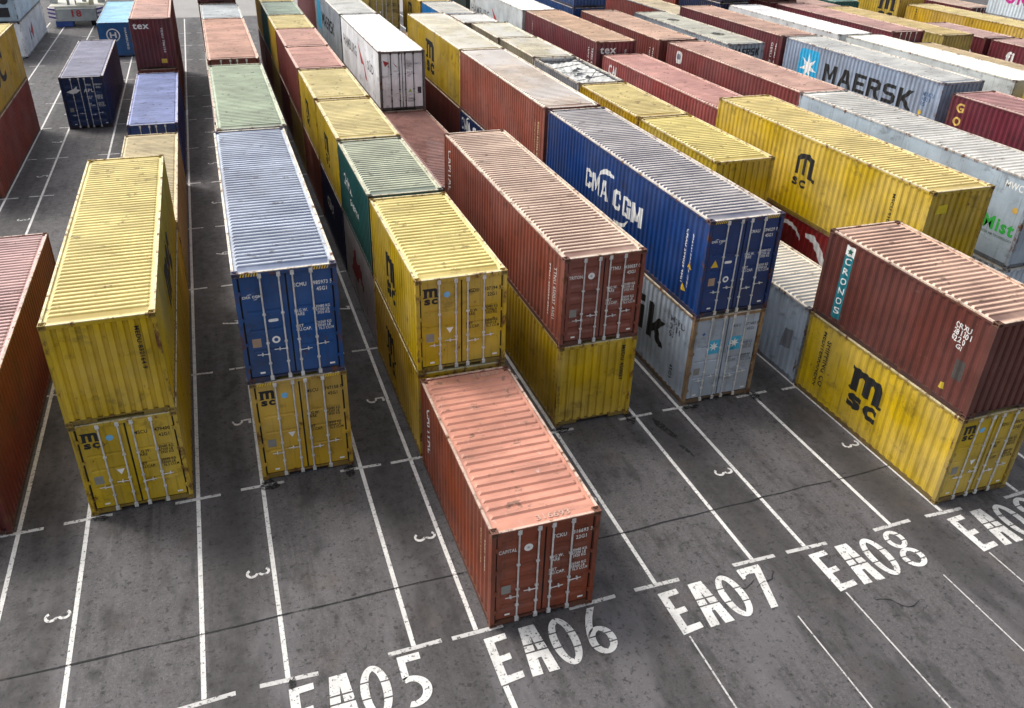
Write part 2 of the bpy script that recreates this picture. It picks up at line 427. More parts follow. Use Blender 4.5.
def lay(g, fn):
    V, Fc = g; me = bpy.data.meshes.new('lettering'); me.from_pydata([fn(x, y) for x, y in V], [], Fc); me.update(); return me
def side_mark(root, g, yw, zw, col, flat=False, lift=.004, mat='letter', name='lettering', label=None):
    """2-d shape g painted on the left side wall, its origin at world y, z, reading towards the near end, following the folds"""
    L = root['len']; y0 = yw - root.location.y; z0 = zw - root.location.z
    bm = bmesh.new(); vs = [bm.verts.new((0, y0 - x, z0 + y)) for x, y in g[0]]
    for f in g[1]:
        try: bm.faces.new([vs[i] for i in f])
        except ValueError: pass
    bm.normal_update()
    bmesh.ops.triangulate(bm, faces=[f for f in bm.faces if len(f.verts) > 4], ngon_method='EAR_CLIP')
    if not flat:
        ymin = min(v.co.y for v in bm.verts); ymax = max(v.co.y for v in bm.verts)
        for fy, _ in folds(L):
            if ymin < fy < ymax:
                bmesh.ops.bisect_plane(bm, geom=bm.verts[:] + bm.edges[:] + bm.faces[:], plane_co=(0, fy, 0), plane_no=(0, 1, 0))
    for v in bm.verts: v.co.x = side_depth(L, v.co.y, flat) - lift
    me = bpy.data.meshes.new(name); bm.to_mesh(me); bm.free()
    o = link(name, me, mat, root, col)
    if label: o['label'] = label
    return o
def front_mark(parent, g, x, z, col, y=.046, mat='letter', name='lettering'):
    return link(name, lay(g, lambda a, b: (x + a, y, z + b)), mat, parent, col)

# ------------------------------------------------------------------ the containers
GROUP = 'shipping containers stacked in the yard'
COUNT = [0]
def thing(name, label, cat, loc, group=None):
    o = bpy.data.objects.new(name, None); C.objects.link(o); o.location = loc; o.empty_display_size = .3
    o['label'] = label; o['category'] = cat
    if group: o['group'] = group
    return o
WHITE = (.78, .78, .76); BLACK = (.012, .012, .013); GREY = (.3, .3, .29)
def container(label, x, y, z, L, h, side, roof, front='end', style='panel', roofstyle='corr', roofmat='roof',
              code=None, typ='', logo=None, ink=WHITE, frame=None, name='shipping_container', flat=False, hazard=False, cast=True, haroof=True, extras=True, rail=None):
    COUNT[0] += 1
    x += random.uniform(-.02, .02)
    root = thing(name, label, 'container', (x, y, z), GROUP); root['len'] = L
    fr = frame or tuple(c * .92 for c in side)
    link('frame', m_frame(L, h), 'frame', root, fr)
    mixc = lambda a, b, t: tuple(p * (1 - t) + q * t for p, q in zip(a, b))
    link('top_rail', m_toprail(L, h), 'frame', root, rail or mixc(roof, (.62, .55, .45), .45))
    link('bottom_rail', m_botrail(L, h), 'frame', root, mixc(fr, (.03, .022, .018), .62))
    cc = mixc(fr, (.12, .075, .05), .55)
    link('side_wall', m_side(L, h, False, flat), 'paint', root, side)
    link('side_wall', m_side(L, h, True, flat), 'paint', root, side)
    if haroof:
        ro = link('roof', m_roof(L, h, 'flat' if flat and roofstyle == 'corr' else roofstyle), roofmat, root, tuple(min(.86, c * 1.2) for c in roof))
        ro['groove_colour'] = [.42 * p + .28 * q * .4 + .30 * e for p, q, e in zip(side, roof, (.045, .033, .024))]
    link('end_wall', m_end(h, True, L, flat), 'paint', root, side)
    if cast:
        for cx in (.078, W - .078):
            for cy in (.086, L - .086):
                for cz in (.059, h - .059): link('corner_casting', m_cast(), 'frame', root, cc, (cx, cy, cz))
    if front == 'end': link('end_wall', m_end(h, False, L, flat), 'paint', root, side)
    if front == 'door':
        link('door_gasket', m_gasket(h), 'rubber', root)
        bx = (.62, 1.06, W - 1.06, W - .62)
        for right in (False, True):
            d = link('door', m_leaf(h, style, right), 'paint', root, side)
            for k, b in enumerate(bx[2:] if right else bx[:2]):
                link('locking_bar', m_bar(h, b), 'bar' if extras else 'dark', d)
                dx = -.30 if k == 1 else (.30 if not right else .30)
                if right: dx = .30 if k == 0 else .28
                else: dx = -.28 if k == 0 else -.30
                link('handle', m_handle(b, dx, .80 + (.10 if k else 0)), 'bar', d)
            hx = W - .105 if right else .105
            for q in (.14, .36, .60, .85): link('hinge', m_hinge(hx, .1 + (h - .2) * q), 'frame', d, fr)
            if not extras: continue
            if not right:
                if logo == 'msc':
                    front_mark(d, msc_logo(.40, .46), .20, h - .74, BLACK)
                    front_mark(d, disc(.085), .83, h - .50, (.16, .42, .68), mat='plate', name='sticker')
                    front_mark(d, poly2d([(0, .17), (.19, .17), (.095, 0)]), .80, h * .40, WHITE, mat='plate', name='sticker')
                elif logo == 'cma':
                    front_mark(d, cma_logo(.44), .17, h - .70, WHITE)
                    front_mark(d, tr2d(disc(.10), 0, 0), .83, h * .38, WHITE, mat='plate', name='sticker')
                    front_mark(d, disc(.05), .83, h * .38, (.02, .06, .2), y=.044, mat='plate', name='sticker')
                    front_mark(d, rrect(.24, .08, .035), .70, h * .545, WHITE, mat='plate', name='sticker')
                elif logo == 'star':
                    front_mark(d, poly2d([(0, 0), (.42, 0), (.42, .48), (0, .48)]), .62, h * .555, (.05, .38, .6), mat='plate', name='logo_panel')
                    front_mark(d, star7(.17, .07), .83, h * .555 + .26, WHITE, y=.043, mat='plate', name='logo_star')
                    front_mark(d, star7(.07, .04, 4), .42, h - .62, (.03, .1, .3), mat='plate', name='sticker')
                elif logo:
                    front_mark(d, tr2d(text2d(logo, .10, .40, .02), rot=0), .18, h - .66, WHITE)
                    front_mark(d, disc(.10), .84, h - .62, WHITE, mat='plate', name='sticker')
                    front_mark(d, disc(.03), .84, h - .62, (.4, .43, .46), y=.044, mat='plate', name='sticker')
                pc = (.36, .25, .17) if logo == 'cma' else (.22, .22, .2)
                front_mark(d, poly2d([(0, 0), (.21, 0), (.21, .24), (0, .24)]), .26, h * .33, pc, mat='plate', name='data_plate')
                front_mark(d, poly2d([(0, 0), (.12, 0), (.12, .05), (0, .05)]), .35, .24, WHITE, mat='plate', name='sticker')
            else:
                if logo == 'star':
                    front_mark(d, poly2d([(0, 0), (.42, 0), (.42, .48), (0, .48)]), W / 2 + .12, h * .565, (.05, .38, .6), mat='plate', name='logo_panel')
                    front_mark(d, star7(.17, .07), W / 2 + .33, h * .565 + .26, WHITE, y=.043, mat='plate', name='logo_star')
                if code:
                    a, b = code.split(' ', 1)
                    front_mark(d, text2d(a, .105, None, .02, .8), W / 2 + .16, h - .53, ink)
                    front_mark(d, text2d(b, .105, None, .02, .8), W - .59, h - .53, ink)
                    front_mark(d, text2d(typ, .105, None, .02, .8), W - .52, h - .70, ink)
                    front_mark(d, text2d('M.G.W.\nTARE', .085, None, .02, .8), W / 2 + .12, h * .63, ink)
                    front_mark(d, text2d('30480 KG\n67200 LB\n 3920 KG', .075, None, .02, .75), W - .58, h * .645, ink)
                    front_mark(d, text2d('NET\nCU.CAP.', .085, None, .02, .8), W / 2 + .12, h * .49, ink)
                    front_mark(d, text2d('26560 KG\n58560 LB\n 76.3 CU.M', .075, None, .02, .75), W - .58, h * .50, ink)
                front_mark(d, poly2d([(0, 0), (.13, 0), (.13, .05), (0, .05)]), W - .36, .24, WHITE, mat='plate', name='sticker')
        if hazard:
            for x0 in (.175, W - .62):
                for k in range(7):
                    xx = x0 + k * .062
                    link('hazard_stripe', lay(poly2d([(0, 0), (.034, 0), (.062, .085), (.028, .085)]), lambda a, b, xx=xx: (xx + a, .0012, h - .108 + b)), 'plate', root,
                         (.62, .42, .03))
    return root
def roof_text(root, s, ylocal, hgt, width, col=WHITE):
    h = root['h'] if 'h' in root else 0
HZ = 2 * H; SZ = 2 * S
# colours (base colours of the paint)
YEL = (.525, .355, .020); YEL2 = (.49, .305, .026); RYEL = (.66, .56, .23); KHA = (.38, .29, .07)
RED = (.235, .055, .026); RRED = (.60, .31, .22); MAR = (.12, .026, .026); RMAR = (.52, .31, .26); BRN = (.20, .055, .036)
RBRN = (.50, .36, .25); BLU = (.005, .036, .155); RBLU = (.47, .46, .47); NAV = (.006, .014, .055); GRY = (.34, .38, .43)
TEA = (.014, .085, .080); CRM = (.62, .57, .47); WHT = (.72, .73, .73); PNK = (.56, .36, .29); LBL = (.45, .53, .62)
X = {1: -20.5, 2: -16.8, 3: -12.7, 4: -8.49, 5: -4.30, 6: 0., 7: 4.12, 8: 8.38, 9: 12.5, 10: 16.4, 11: 20.4, 12: 24.5, 13: 28.4, 14: 32.4, 15: 36.3, 16: 40.3, 17: 44.2, 18: 48.3, 19: 52.3}
k = container
def msc_side(root, y, z, w=1.1, h=1.2): side_mark(root, msc_logo(w, h), y, z, BLACK)
def small_codes(root, y, z, col=WHITE, n=2):
    side_mark(root, text2d('45G1\n30480\n3920\n26560'[:4 + 6 * n], .11, None, .02, .8), y, z, col)
def vtext(root, s, y, z, hgt, length, col):
    """letters running down the wall"""
    side_mark(root, tr2d(text2d(s, hgt, length, .02), rot=-PI / 2), y, z, col)
ROT = -PI / 2

# --- far left rows
r = k('white refrigerated container with a red emblem, lower of the far left stack', X[1], 66.3, 0, L40, S, (.74, .77, .79), CRM, 'end', flat=True, name='refrigerated_container', cast=False, roofmat='roof_white')
def right_mark(root, g, yw, zw, col, flat=True, mat='plate', name='emblem'):
    return link(name, lay(g, lambda a, b: (W - SIDE0 + .004, yw - root.location.y + a, zw - root.location.z + b)), mat, root, col)
right_mark(r, poly2d([(0, .2), (1.2, .9), (1.4, .2), (.8, -.5), (.5, 0)]), 70.2, 1.2, (.45, .05, .05)); right_mark(r, poly2d([(-.5, .5), (-.1, .9), (-.1, -.2), (-.5, -.3)]), 70.2, 1.1, (.05, .07, .2))
r = k('pale blue refrigerated container with black fans, on top of the far left stack', X[1], 66.3, S, L40, S, (.45, .58, .68), CRM, 'none', flat=True, name='refrigerated_container', cast=False, roofmat='roof_white')
mb = MB(); mb.box((.11, .03, .16), (W - .11, .10, S - .12)); link('machinery_panel', mb.mesh('machinery_panel'), 'paint', r, (.35, .47, .56))
for fx in (.8, 1.65):
    mb = MB(); mb.cyl((fx, .0, 1.75), (fx, .028, 1.75), .36, 16); link('fan_grille', mb.mesh('fan_grille'), 'dark', r)
mb = MB(); mb.box((.35, .002, .45), (1.9, .028, 1.15)); link('compressor_bay', mb.mesh('compressor_bay'), 'dark', r)
k('rusty red container on the ground under the yellow one at the left edge', X[2], 31.7, 0, L40, H, (.22, .05, .03), RRED)
r = k('ochre yellow container with black letters on the red one at the left edge', X[2], 31.7, H, L40, H, YEL2, RYEL)
right_mark(r, join2d(tr2d(text2d('MSC', 1.5, 4.5, .03), 0, 0)), 34.4, 4.1, BLACK, name='lettering', mat='letter')
k('long maroon container alone on the ground at the left edge, pinkish ribbed roof', X[3], 6.28, 0, L40, H, (.13, .022, .016), (.50, .33, .32))
r = k('navy blue container standing alone with dark doors, white bird logo on them', X[3], 43.5, 0, L40, H, (.006, .026, .10), (.28, .28, .36), 'door', 'ribbed', 'corr', code='APLU 428104 1', typ='45G1', logo=None, flat=False)
front_mark(r, join2d(poly2d([(0, .1), (.45, .28), (.62, .42), (.60, .25), (.80, .2), (.55, .02), (.3, -.02)]), tr2d(text2d('APL', .2, .55, .02), .95, .05)), .28, H - .95, WHITE, y=-.012)
r = k('blue container with a white ring emblem on its near end beside the straddle carrier', X[3] + .35, 65.2, 0, L40, S, (.012, .10, .28), (.18, .38, .52), 'end', flat=True, cast=False)
front_mark(r, join2d(band(0, 0, (.52, .52), (.43, .43), 0, 360, 24), tr2d(text2d('H', .45, .5, .03), -.25, -.22)), 1.1, 1.75, WHITE, y=.008)
front_mark(r, tr2d(text2d('HAMBURG', .16, 1.7, .02), rot=-PI / 2), 2.0, 2.3, WHITE, y=.008)
# --- slot 4
r = k('yellow container with door end and black logo, under another yellow container at the left', X[4], 6.39, 0, L40, S, YEL, RYEL, 'door', 'panel', code='MSCU 479400 2', typ='42G1', logo='msc', ink=BLACK)
r = k('yellow container with a corrugated blind end, on top of the leftmost yellow stack', X[4], 6.39, S, L40, S, YEL, RYEL)
front_mark(r, tr2d(text2d('MEDU 832164 9', .11, 1.15, .02), rot=ROT), 1.93, 2.45, BLACK, y=.010)
right_mark(r, tr2d(text2d('msc', 1.2, 3.2, .06), 0, 0), 10.5, S + .7, BLACK, name='lettering', mat='letter')
k('low tan container with a plain weathered roof, behind the leftmost yellow stack', X[4], 19.15, 0, L40, S, (.40, .33, .16), (.55, .45, .27), 'end', roofstyle='corr')
k('blue container with faded lilac blue roof, before the maroon one with white letters', X[4], 33.1, 0, L40, S, (.015, .05, .20), (.27, .32, .55), 'door', flat=False)
k('dark brown container on the ground carrying the maroon one with white letters', X[4], 46.4, 0, L40, S, BRN, RBRN, cast=False)
r = k('dark maroon container with white tex lettering on its blind end, upper left', X[4], 46.4, S, L40, H, (.12, .022, .028), (.60, .37, .30))
front_mark(r, text2d('tex', .34, .95, .02), .16, H - .62, WHITE, y=.010)
front_mark(r, tr2d(text2d('TEXU 706153', .13, 1.5, .02), rot=ROT), 1.75, 2.5, WHITE, y=.010)
front_mark(r, poly2d([(0, 0), (.34, 0), (.34, .26), (0, .26)]), 1.52, .35, (.6, .4, .05), y=.009, mat='plate', name='sticker')
# --- slot 5
k('yellow container with striped header and doors, under the bright blue one', X[5], 6.54, 0, L40, H, YEL2, RYEL, 'door', 'panel', code='MSCU 747158 0', typ='45G1', logo='msc', ink=BLACK, hazard=True, rail=(.60, .52, .40))
r = k('bright blue container with white code on its doors and a striped lilac roof', X[5], 6.54, H, L40, H, (.006, .062, .215), (.37, .405, .47), 'door', 'panel', code='ECMU 985973 5', typ='45G1', logo='cma', hazard=True, rail=(.62, .56, .46))
k('dark brown container on the ground under the pale green roofed one', X[5], 18.95, 0, L40, H, BRN, RBRN, cast=False)
k('container with a long pale green roof behind the bright blue one', X[5] + .1, 18.95, H, L40 - 1.1, H, (.10, .14, .09), (.40, .46, .33), frame=(.52, .50, .42))
k('dark red container on the ground under the pink roofed one with doors', X[5], 31.4, 0, L40, H, MAR, RMAR, cast=False)
k('rust red container with a plain pink roof, behind the pale green roofed one', X[5] + .1, 31.4, H, L40, H, (.19, .045, .028), (.60, .36, .27), 'door', cast=False)
k('dark grey container on the ground under the short pale grey one', X[5], 43.7, 0, L20, H, GRY, CRM, cast=False)
k('short container with a pale grey roof, between the pink roof and the maroon end', X[5] + .08, 43.7, H, L20 - .2, H, (.4, .42, .42), (.52, .55, .55), cast=False)
k('dark brown container at the bottom of the farthest stack of the second row', X[5], 49.9, 0, L40, H, MAR, RMAR, cast=False)
k('brown container in the middle of the farthest stack of the second row', X[5], 49.9, H, L40, H, BRN, RMAR, cast=False)
k('maroon container topping the farthest stack of the second row', X[5], 49.9, HZ, L40, H, (.11, .012, .03), RMAR, cast=False)
# --- slot 6 (front)
r = k('short rust red container standing alone at the front on bay EA06, ribbed pink roof', X[6], 0, 0, L20, S, (.215, .048, .020), (.44, .20, .14), 'door', 'ribbed', 'rib', code='TCKU 316693 3', typ='22G1', logo='CAPITAL')
vtext(r, 'CAPITAL', 5.42, 2.24, .26, 1.42, WHITE)
vtext(r, 'TCKU 316693', .80, 2.3, .09, 1.0, (.7, .55, .3)); vtext(r, '22G1 30480', .52, 2.2, .09, .9, (.75, .7, .6))
link('lettering', lay(text2d('316693', .16, .75, .015), lambda a, b: (1.05 + a, .16 + b, S - .0315)), 'letter', r, (.56, .36, .28))
link('lettering', lay(text2d('316693', .16, .75, .015), lambda a, b: (1.35 + a, L20 - .28 + b, S - .0315)), 'letter', r, (.56, .36, .28))
r = k('short yellow container directly behind the front rust red one, bottom of its stack', X[6], 6.3, 0, L20, S, YEL2, RYEL); msc_side(r, 10.6, .6, 1.2, 1.35)
r = k('short yellow container with logo doors, stacked behind and above the front rust red one', X[6], 6.3, S, L20, S, YEL, RYEL, 'door', 'panel', code='MSDU 107194 5', typ='22G1', logo='msc', ink=BLACK); msc_side(r, 10.2, 3.35, 1.3, 1.35)
r = k('short dirty white container with a red emblem, on the ground under the teal one', X[6], 12.6, 0, L20, S, (.34, .31, .33), CRM)
side_mark(r, poly2d([(0, .2), (.9, 1.5), (1.3, .9), (2.0, 1.2), (2.6, .2), (1.7, .6), (1.2, .1)]), 17.3, .7, (.22, .03, .035))
r = k('short teal container with white letters and a greenish ribbed roof', X[6], 12.6, S, L20, S, TEA, (.42, .43, .31)); side_mark(r, text2d('CHINA', .42, 1.6, .02), 17.6, S + 1.5, WHITE); side_mark(r, text2d('SHIPPING', .25, 1.7, .02), 16.4, S + 1.05, WHITE)
r = k('short navy container on the ground under the nearer plain yellow one', X[6], 18.9, 0, L20, S, NAV, RBLU); side_mark(r, text2d('CMA', .5, 1.8, .03), 23.3, 1.3, WHITE)
r = k('short yellow container with black letters on its side, behind the teal one', X[6], 18.9, S, L20, S, YEL, (.60, .51, .26)); msc_side(r, 22.7, S + .7, 1.2, 1.3)
k('short brown container on the ground, fifth from the front in the third row', X[6], 25.2, 0, L20, S, BRN, RBRN)
r = k('short yellow container between the yellow one behind the teal and the two pink roofs', X[6], 25.2, S, L20, S, YEL, (.61, .52, .27)); msc_side(r, 29.0, S + .7, 1.1, 1.2)
k('short dull yellow container on the ground under the nearer pink roof', X[6], 31.5, 0, L20, S, (.3, .2, .05), RYEL)
k('short red container with a pink roof, the nearer of two alike in the third row', X[6], 31.5, S, L20 - .2, S, (.23, .06, .05), (.58, .33, .27))
k('short dark maroon container on the ground under the farther pink roof', X[6], 37.4, 0, L20, S, MAR, RMAR, cast=False)
k('short red container with a pink roof, the farther of two alike in the third row', X[6], 37.4, S, L20 - .2, S, (.21, .05, .045), (.57, .34, .27))
k('short ochre container on the ground beneath the yellow roof beyond the pink pair', X[6], 43.2, 0, L20, S, (.3, .2, .05), RYEL, cast=False)
k('short container with a yellow roof just beyond the two pink roofs', X[6], 43.2, S, L20 - .7, S, YEL2, (.62, .52, .25), cast=False)
k('short brown container on the ground beneath the far grey green roof', X[6], 48.7, 0, L20, S, BRN, RBRN, cast=False)
r = k('short teal container with a grey green roof at the far end of the third row', X[6], 48.7, S, L20, S, (.012, .11, .10), (.36, .42, .33), cast=False)
k('short brown container at the very far end of the third row, on the ground', X[6], 54.9, 0, L20, S, BRN, RBRN, cast=False)
k('farthest short yellow container of the third row, upper tier', X[6], 54.9, S, L20, S, YEL, (.62, .52, .25), cast=False)
# --- slot 7
r = k('yellow container with a blind corrugated end, on the ground under the ribbed red brown one', X[7], 6.5, 0, L40, S, YEL, RYEL)
front_mark(r, tr2d(text2d('MEDU 450037', .11, 1.2, .02), rot=ROT), 1.98, 2.5, BLACK, y=.010)
r = k('red brown container with ribbed doors and a tan striped roof, on the yellow blind end', X[7], 6.5, S, L40, S, (.215, .060, .040), (.56, .43, .33), 'door', 'ribbed', code='TTNU 450037 0', typ='45G1', logo='TRITON')
vtext(r, 'CAPITAL', 18.1, 5.0, .24, 1.6, WHITE)
for yy in (7.55, 7.2): vtext(r, 'TTNU 450037 45G1', yy, 4.95, .10, 1.6, WHITE)
r = k('brown container on the ground with wet roof, before the white refrigerated one', X[7], 19.25, 0, L40, H, (.15, .04, .03), (.26, .13, .105), roofmat='roof_wet')
k('dark grey container on the ground under the white refrigerated one', X[7], 31.5, 0, L40, H, (.3, .3, .3), CRM, cast=False)
r = k('white refrigerated container with red flag marks on its doors, dark door seals', X[7], 31.5, H, L40, H, (.84, .86, .88), (.80, .79, .76), 'door', 'plain', roofmat='roof_white', flat=True, name='refrigerated_container', frame=(.16, .15, .145), extras=False)
def hsud(r, y, z, flat=True):
    dk = (.10, .10, .11)
    side_mark(r, text2d('HAMBURG', .62, 4.6, .02), y, z, dk, flat); side_mark(r, text2d('S\u00dcD', .62, 1.7, .02), y - 8.0, z, dk, flat)
    side_mark(r, poly2d([(0, 1.15), (1.75, .1), (.95, .05)]), y - 5.1, z - .1, (.40, .03, .035), flat); side_mark(r, poly2d([(0, .6), (1.15, -.55), (.55, -.45)]), y - 6.6, z - .2, (.40, .03, .035), flat)
hsud(r, 42.9, 4.55)
for g, xx, zz, c in ((poly2d([(0, .32), (.34, .2), (.1, 0)]), .22, H - .78, (.40, .03, .035)), (poly2d([(0, .25), (.24, .0), (.16, .02)]), .72, H - .80, (.40, .03, .035)),
                     (text2d('SUDU 810417 3\n45R1', .09, None, .02, .8), W - .95, H - .62, (.15, .15, .16)), (text2d('M.G.W.\nTARE\nNET', .08, None, .02, .8), W - .95, H - 1.05, (.25, .25, .25)),
                     (poly2d([(0, 0), (.2, 0), (.2, .34), (0, .34)]), W - .42, .85, (.05, .05, .06)), (poly2d([(0, 0), (.2, 0), (.1, .17)]), W - .92, .95, (.35, .5, .1)), (text2d('30480\n4300', .10, None, .02), W - .95, .65, (.15, .15, .16))):
    front_mark(r, g, xx, zz, c)
k('brown container on the ground under the grey one with a light blue panel', X[7], 43.9, 0, L40, H, BRN, RBRN, cast=False)
r = k('grey container with a light blue panel and black letters behind the white refrigerated one', X[7], 43.9, H, L40, H, GRY, (.56, .55, .50))
side_mark(r, poly2d([(0, 0), (1.9, 0), (1.9, 2.0), (0, 2.0)]), 54.9, H + .6, (.05, .38, .6), mat='plate', name='logo_panel')
side_mark(r, block2d('MAERSK', .85, 5.6, .14), 52.4, 4.2, BLACK)
k('brown container on the ground beneath the farthest maroon one of the fourth row', X[7], 56.4, 0, L40, H, BRN, RBRN, cast=False)
k('farthest maroon container of the fourth row, upper tier', X[7], 56.4, H, L40, H, (.16, .04, .045), RMAR, cast=False)
# --- slot 8
r = k('blue grey container with two star stickers on its doors, under the dark blue one', X[8], 6.42, 0, L40, H, (.36, .42, .50), CRM, 'door', 'panel', code='MSKU 071465 0', typ='45G1', logo='star', ink=(.08, .09, .12), frame=(.26, .17, .09))
side_mark(r, block2d('ik', 1.25, 1.75, .17), 9.75, 1.10, BLACK)
side_mark(r, text2d('MSKU\n0714\n65', .22, None, .02), 7.75, 2.55, (.1, .11, .14)); vtext(r, '45G1', 7.45, .95, .14, .5, BLACK)
r = k('dark blue container with large white letters and a grey striped roof', X[8], 6.42, H, L40, H, BLU, (.44, .405, .375), 'door', 'panel', code='CMAU 594029 0', typ='45G1', logo='cma', hazard=True)
side_mark(r, cma_logo(4.45), 14.75, 4.35, WHITE)
for yy in (7.6, 7.25): vtext(r, 'CMAU 594029 45G1', yy, 5.45, .11, 1.7, WHITE)
for yy, zz in ((7.32, 4.35), (7.52, 3.55)): side_mark(r, poly2d([(0, 0), (.26, 0), (.13, .25)]), yy, zz, (.7, .42, .02), mat='plate', name='sticker')
front_mark(r, poly2d([(0, 0), (.25, 0), (.125, .23)]), .26, H * .52, (.7, .45, .03), mat='plate', name='sticker')
r = k('navy container with white letters on the ground under the longest whitened red brown roof', X[8], 18.9, 0, L40, H, (.006, .02, .09), RBLU); side_mark(r, cma_logo(4), 30.9, 2.1, WHITE)
r = k('red brown container with a whitened tan roof, behind the dark blue one', X[8], 18.95, H, L40, H, (.24, .068, .046), (.66, .58, .48), roofmat='roof_bleached')
for yy in (20.1, 19.7): vtext(r, 'TGHU 812244 45G1', yy, 5.4, .11, 1.7, (.7, .6, .3))
k('maroon container on the ground under the yellow one with a whitened roof', X[8], 31.2, 0, L40, H, (.13, .03, .025), RMAR)
r = k('yellow container with black logo on its side and a whitened roof', X[8], 31.2, H, L40, H, (.46, .31, .03), (.72, .67, .54), roofmat='roof_bleached'); msc_side(r, 38.6, 3.6, 1.9, 1.85)
k('brown container on the ground in the fifth row, in front of the khaki doors', X[8], 43.6, 0, L40 - .6, H, BRN, RBRN, cast=False)
k('dull yellow container on the ground under the khaki doors', X[8] - .25, 55.6, 0, L40, H, KHA, RYEL, cast=False)
k('khaki container showing a door end, at the far end of the fifth row', X[8] - .25, 55.6, H, L40, H, KHA, RYEL, 'door', 'panel', code='MSCU 338817 4', typ='45G1', logo='msc', ink=BLACK, cast=False)
# --- slot 9
r = k('short yellow container with big black side logo, on bay EA09 under the maroon one', X[9], .32, 0, L20, S, YEL, RYEL, 'door', 'panel', code='MEDU 230574 1', typ='22G1', logo='msc', ink=BLACK, frame=(.36, .25, .04))
msc_side(r, 4.22, .76, 1.36, 1.3); vtext(r, 'MEDITERRANEAN', 5.66, 2.40, .15, 1.9, BLACK); vtext(r, 'SHIPPING CO', 5.42, 2.2, .17, 1.6, BLACK)
r = k('short maroon container with teal vertical name panel, stacked on a yellow one at right', X[9], .32, S, L20, S, (.118, .034, .026), (.58, .38, .28))
side_mark(r, poly2d([(0, 0), (.40, 0), (.40, 2.0), (0, 2.0)]), 5.62, 2.98, (.012, .16, .20), mat='plate', name='name_panel')
side_mark(r, poly2d([(0, 0), (.40, 0), (.40, .30), (0, .30)]), 5.62, 4.985, (.7, .72, .7), mat='plate', name='name_panel')
side_mark(r, star7(.10, .05, 5), 5.42, 5.13, (.02, .12, .08), mat='plate', name='emblem', lift=.008)
for i, ch in enumerate('CRONOS'): side_mark(r, text2d(ch, .21, .20, .02), 5.52, 4.72 - i * .315, WHITE, lift=.008)
side_mark(r, text2d('CRXU\n281301\n022 0', .15, None, .02, .85), 1.45, 5.0, WHITE); side_mark(r, text2d('G1', .13, None, .02), 1.25, 4.32, WHITE)
side_mark(r, poly2d([(0, 0), (.32, 0), (.32, .55), (0, .55)]), 1.12, 3.55, (.07, .06, .055), mat='plate', name='data_plate')
side_mark(r, poly2d([(0, 0), (.14, 0), (.12, .2), (.03, .18)]), 1.35, 3.1, (.55, .4, .04), mat='plate', name='sticker')
front_mark(r, text2d('CRXU 281301 0\n22G1', .12, None, .02), 1.15, S - .5, WHITE, y=.008)
r = k('short dirty pale blue container on the ground, white striped roof, between dark blue and maroon', X[9], 6.5, 0, L20, S, (.42, .48, .55), (.68, .62, .52))
side_mark(r, text2d('MAEU\n6214', .2, None, .02), 11.2, 2.35, (.12, .14, .18))
side_mark(r, poly2d([(0, 0), (.5, .1), (.55, .8), (.1, .7)]), 7.5, .9, (.2, .21, .23))
k('short brown container on the ground under the front plain yellow one of the sixth row', X[9], 12.75, 0, L20, S, BRN, RBRN)
k('short yellow container with a blind end, right behind the dark blue one', X[9] + .1, 12.75, S, L20, S, YEL, (.66, .56, .22))
k('short dark red container on the ground, fourth of the sixth row', X[9], 19.0, 0, L20, S, MAR, RBRN)
k('short yellow container in front of the open topped one', X[9] + .1, 19.0, S, L20, S, YEL2, (.62, .52, .24))
k('short grey container on the ground under the open topped one', X[9], 25.35, 0, L20, S, GRY, CRM)
r = k('short open topped grey container with a torn white tarpaulin and loose bows', X[9] + .15, 25.35, S, L20, S, (.25, .26, .28), CRM, haroof=False, name='open_top_container', frame=(.45, .45, .45))
mb = MB(); random.seed(3); N = 14
mb.grid([[(.10 + (W - .2) * i / N, .15 + (L20 - .3) * j / 26, S - .20 + .06 * random.random() - .22 * math.sin(PI * i / N) * (.4 + .6 * random.random())) for i in range(N + 1)] for j in range(27)])
link('tarpaulin', mb.mesh('tarpaulin'), 'tarp', r)
for a, b in (((.06, .5), (W - .06, 1.7)), ((.06, 2.4), (W - .06, 2.0)), ((.06, 3.4), (W - .5, 4.3)), ((.06, 5.2), (W - .06, 4.9)), ((.7, .4), (2.1, 2.6))):
    mb = MB(); mb.cyl((a[0], a[1], S - .03), (b[0], b[1], S - .05), .018, 6); link('roof_bow', mb.mesh('roof_bow'), 'dark', r)
mb = MB()
for i in range(3): 
    x0 = random.uniform(.3, 1.9); y0 = random.uniform(.4, 5.2); mb.quad((x0, y0, S - .06), (x0 + .5, y0 + .1, S - .1), (x0 + .35, y0 + .6, S - .05), (x0 + .05, y0 + .3, S - .14))
link('torn_flap', mb.mesh('torn_flap'), 'dark', r)
random.seed(11)
k('short brown container on the ground beneath the stained cream roof', X[9], 31.65, 0, L20, S, BRN, RBRN, cast=False)
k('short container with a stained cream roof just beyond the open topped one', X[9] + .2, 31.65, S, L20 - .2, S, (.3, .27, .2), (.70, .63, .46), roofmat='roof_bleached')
k('short grey container on the ground beneath the second cream roof', X[9], 37.5, 0, L20, S, GRY, CRM, cast=False)
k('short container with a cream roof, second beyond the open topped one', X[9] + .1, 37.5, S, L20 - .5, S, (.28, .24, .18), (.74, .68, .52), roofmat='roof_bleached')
k('short brown container on the ground beneath the whitest short roof', X[9], 43.1, 0, L20, S, BRN, RBRN, cast=False)
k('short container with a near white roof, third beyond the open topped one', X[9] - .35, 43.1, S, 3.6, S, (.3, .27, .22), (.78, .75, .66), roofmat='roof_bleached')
k('short dark container on the ground beneath the bright blue side', X[9] - .5, 46.9, 0, L20, S, NAV, RBLU, cast=False)
k('short bright blue container with a dirty whitish roof, far in the sixth row', X[9] - .8, 46.9, S, L20, S, (.015, .16, .42), (.62, .58, .48))
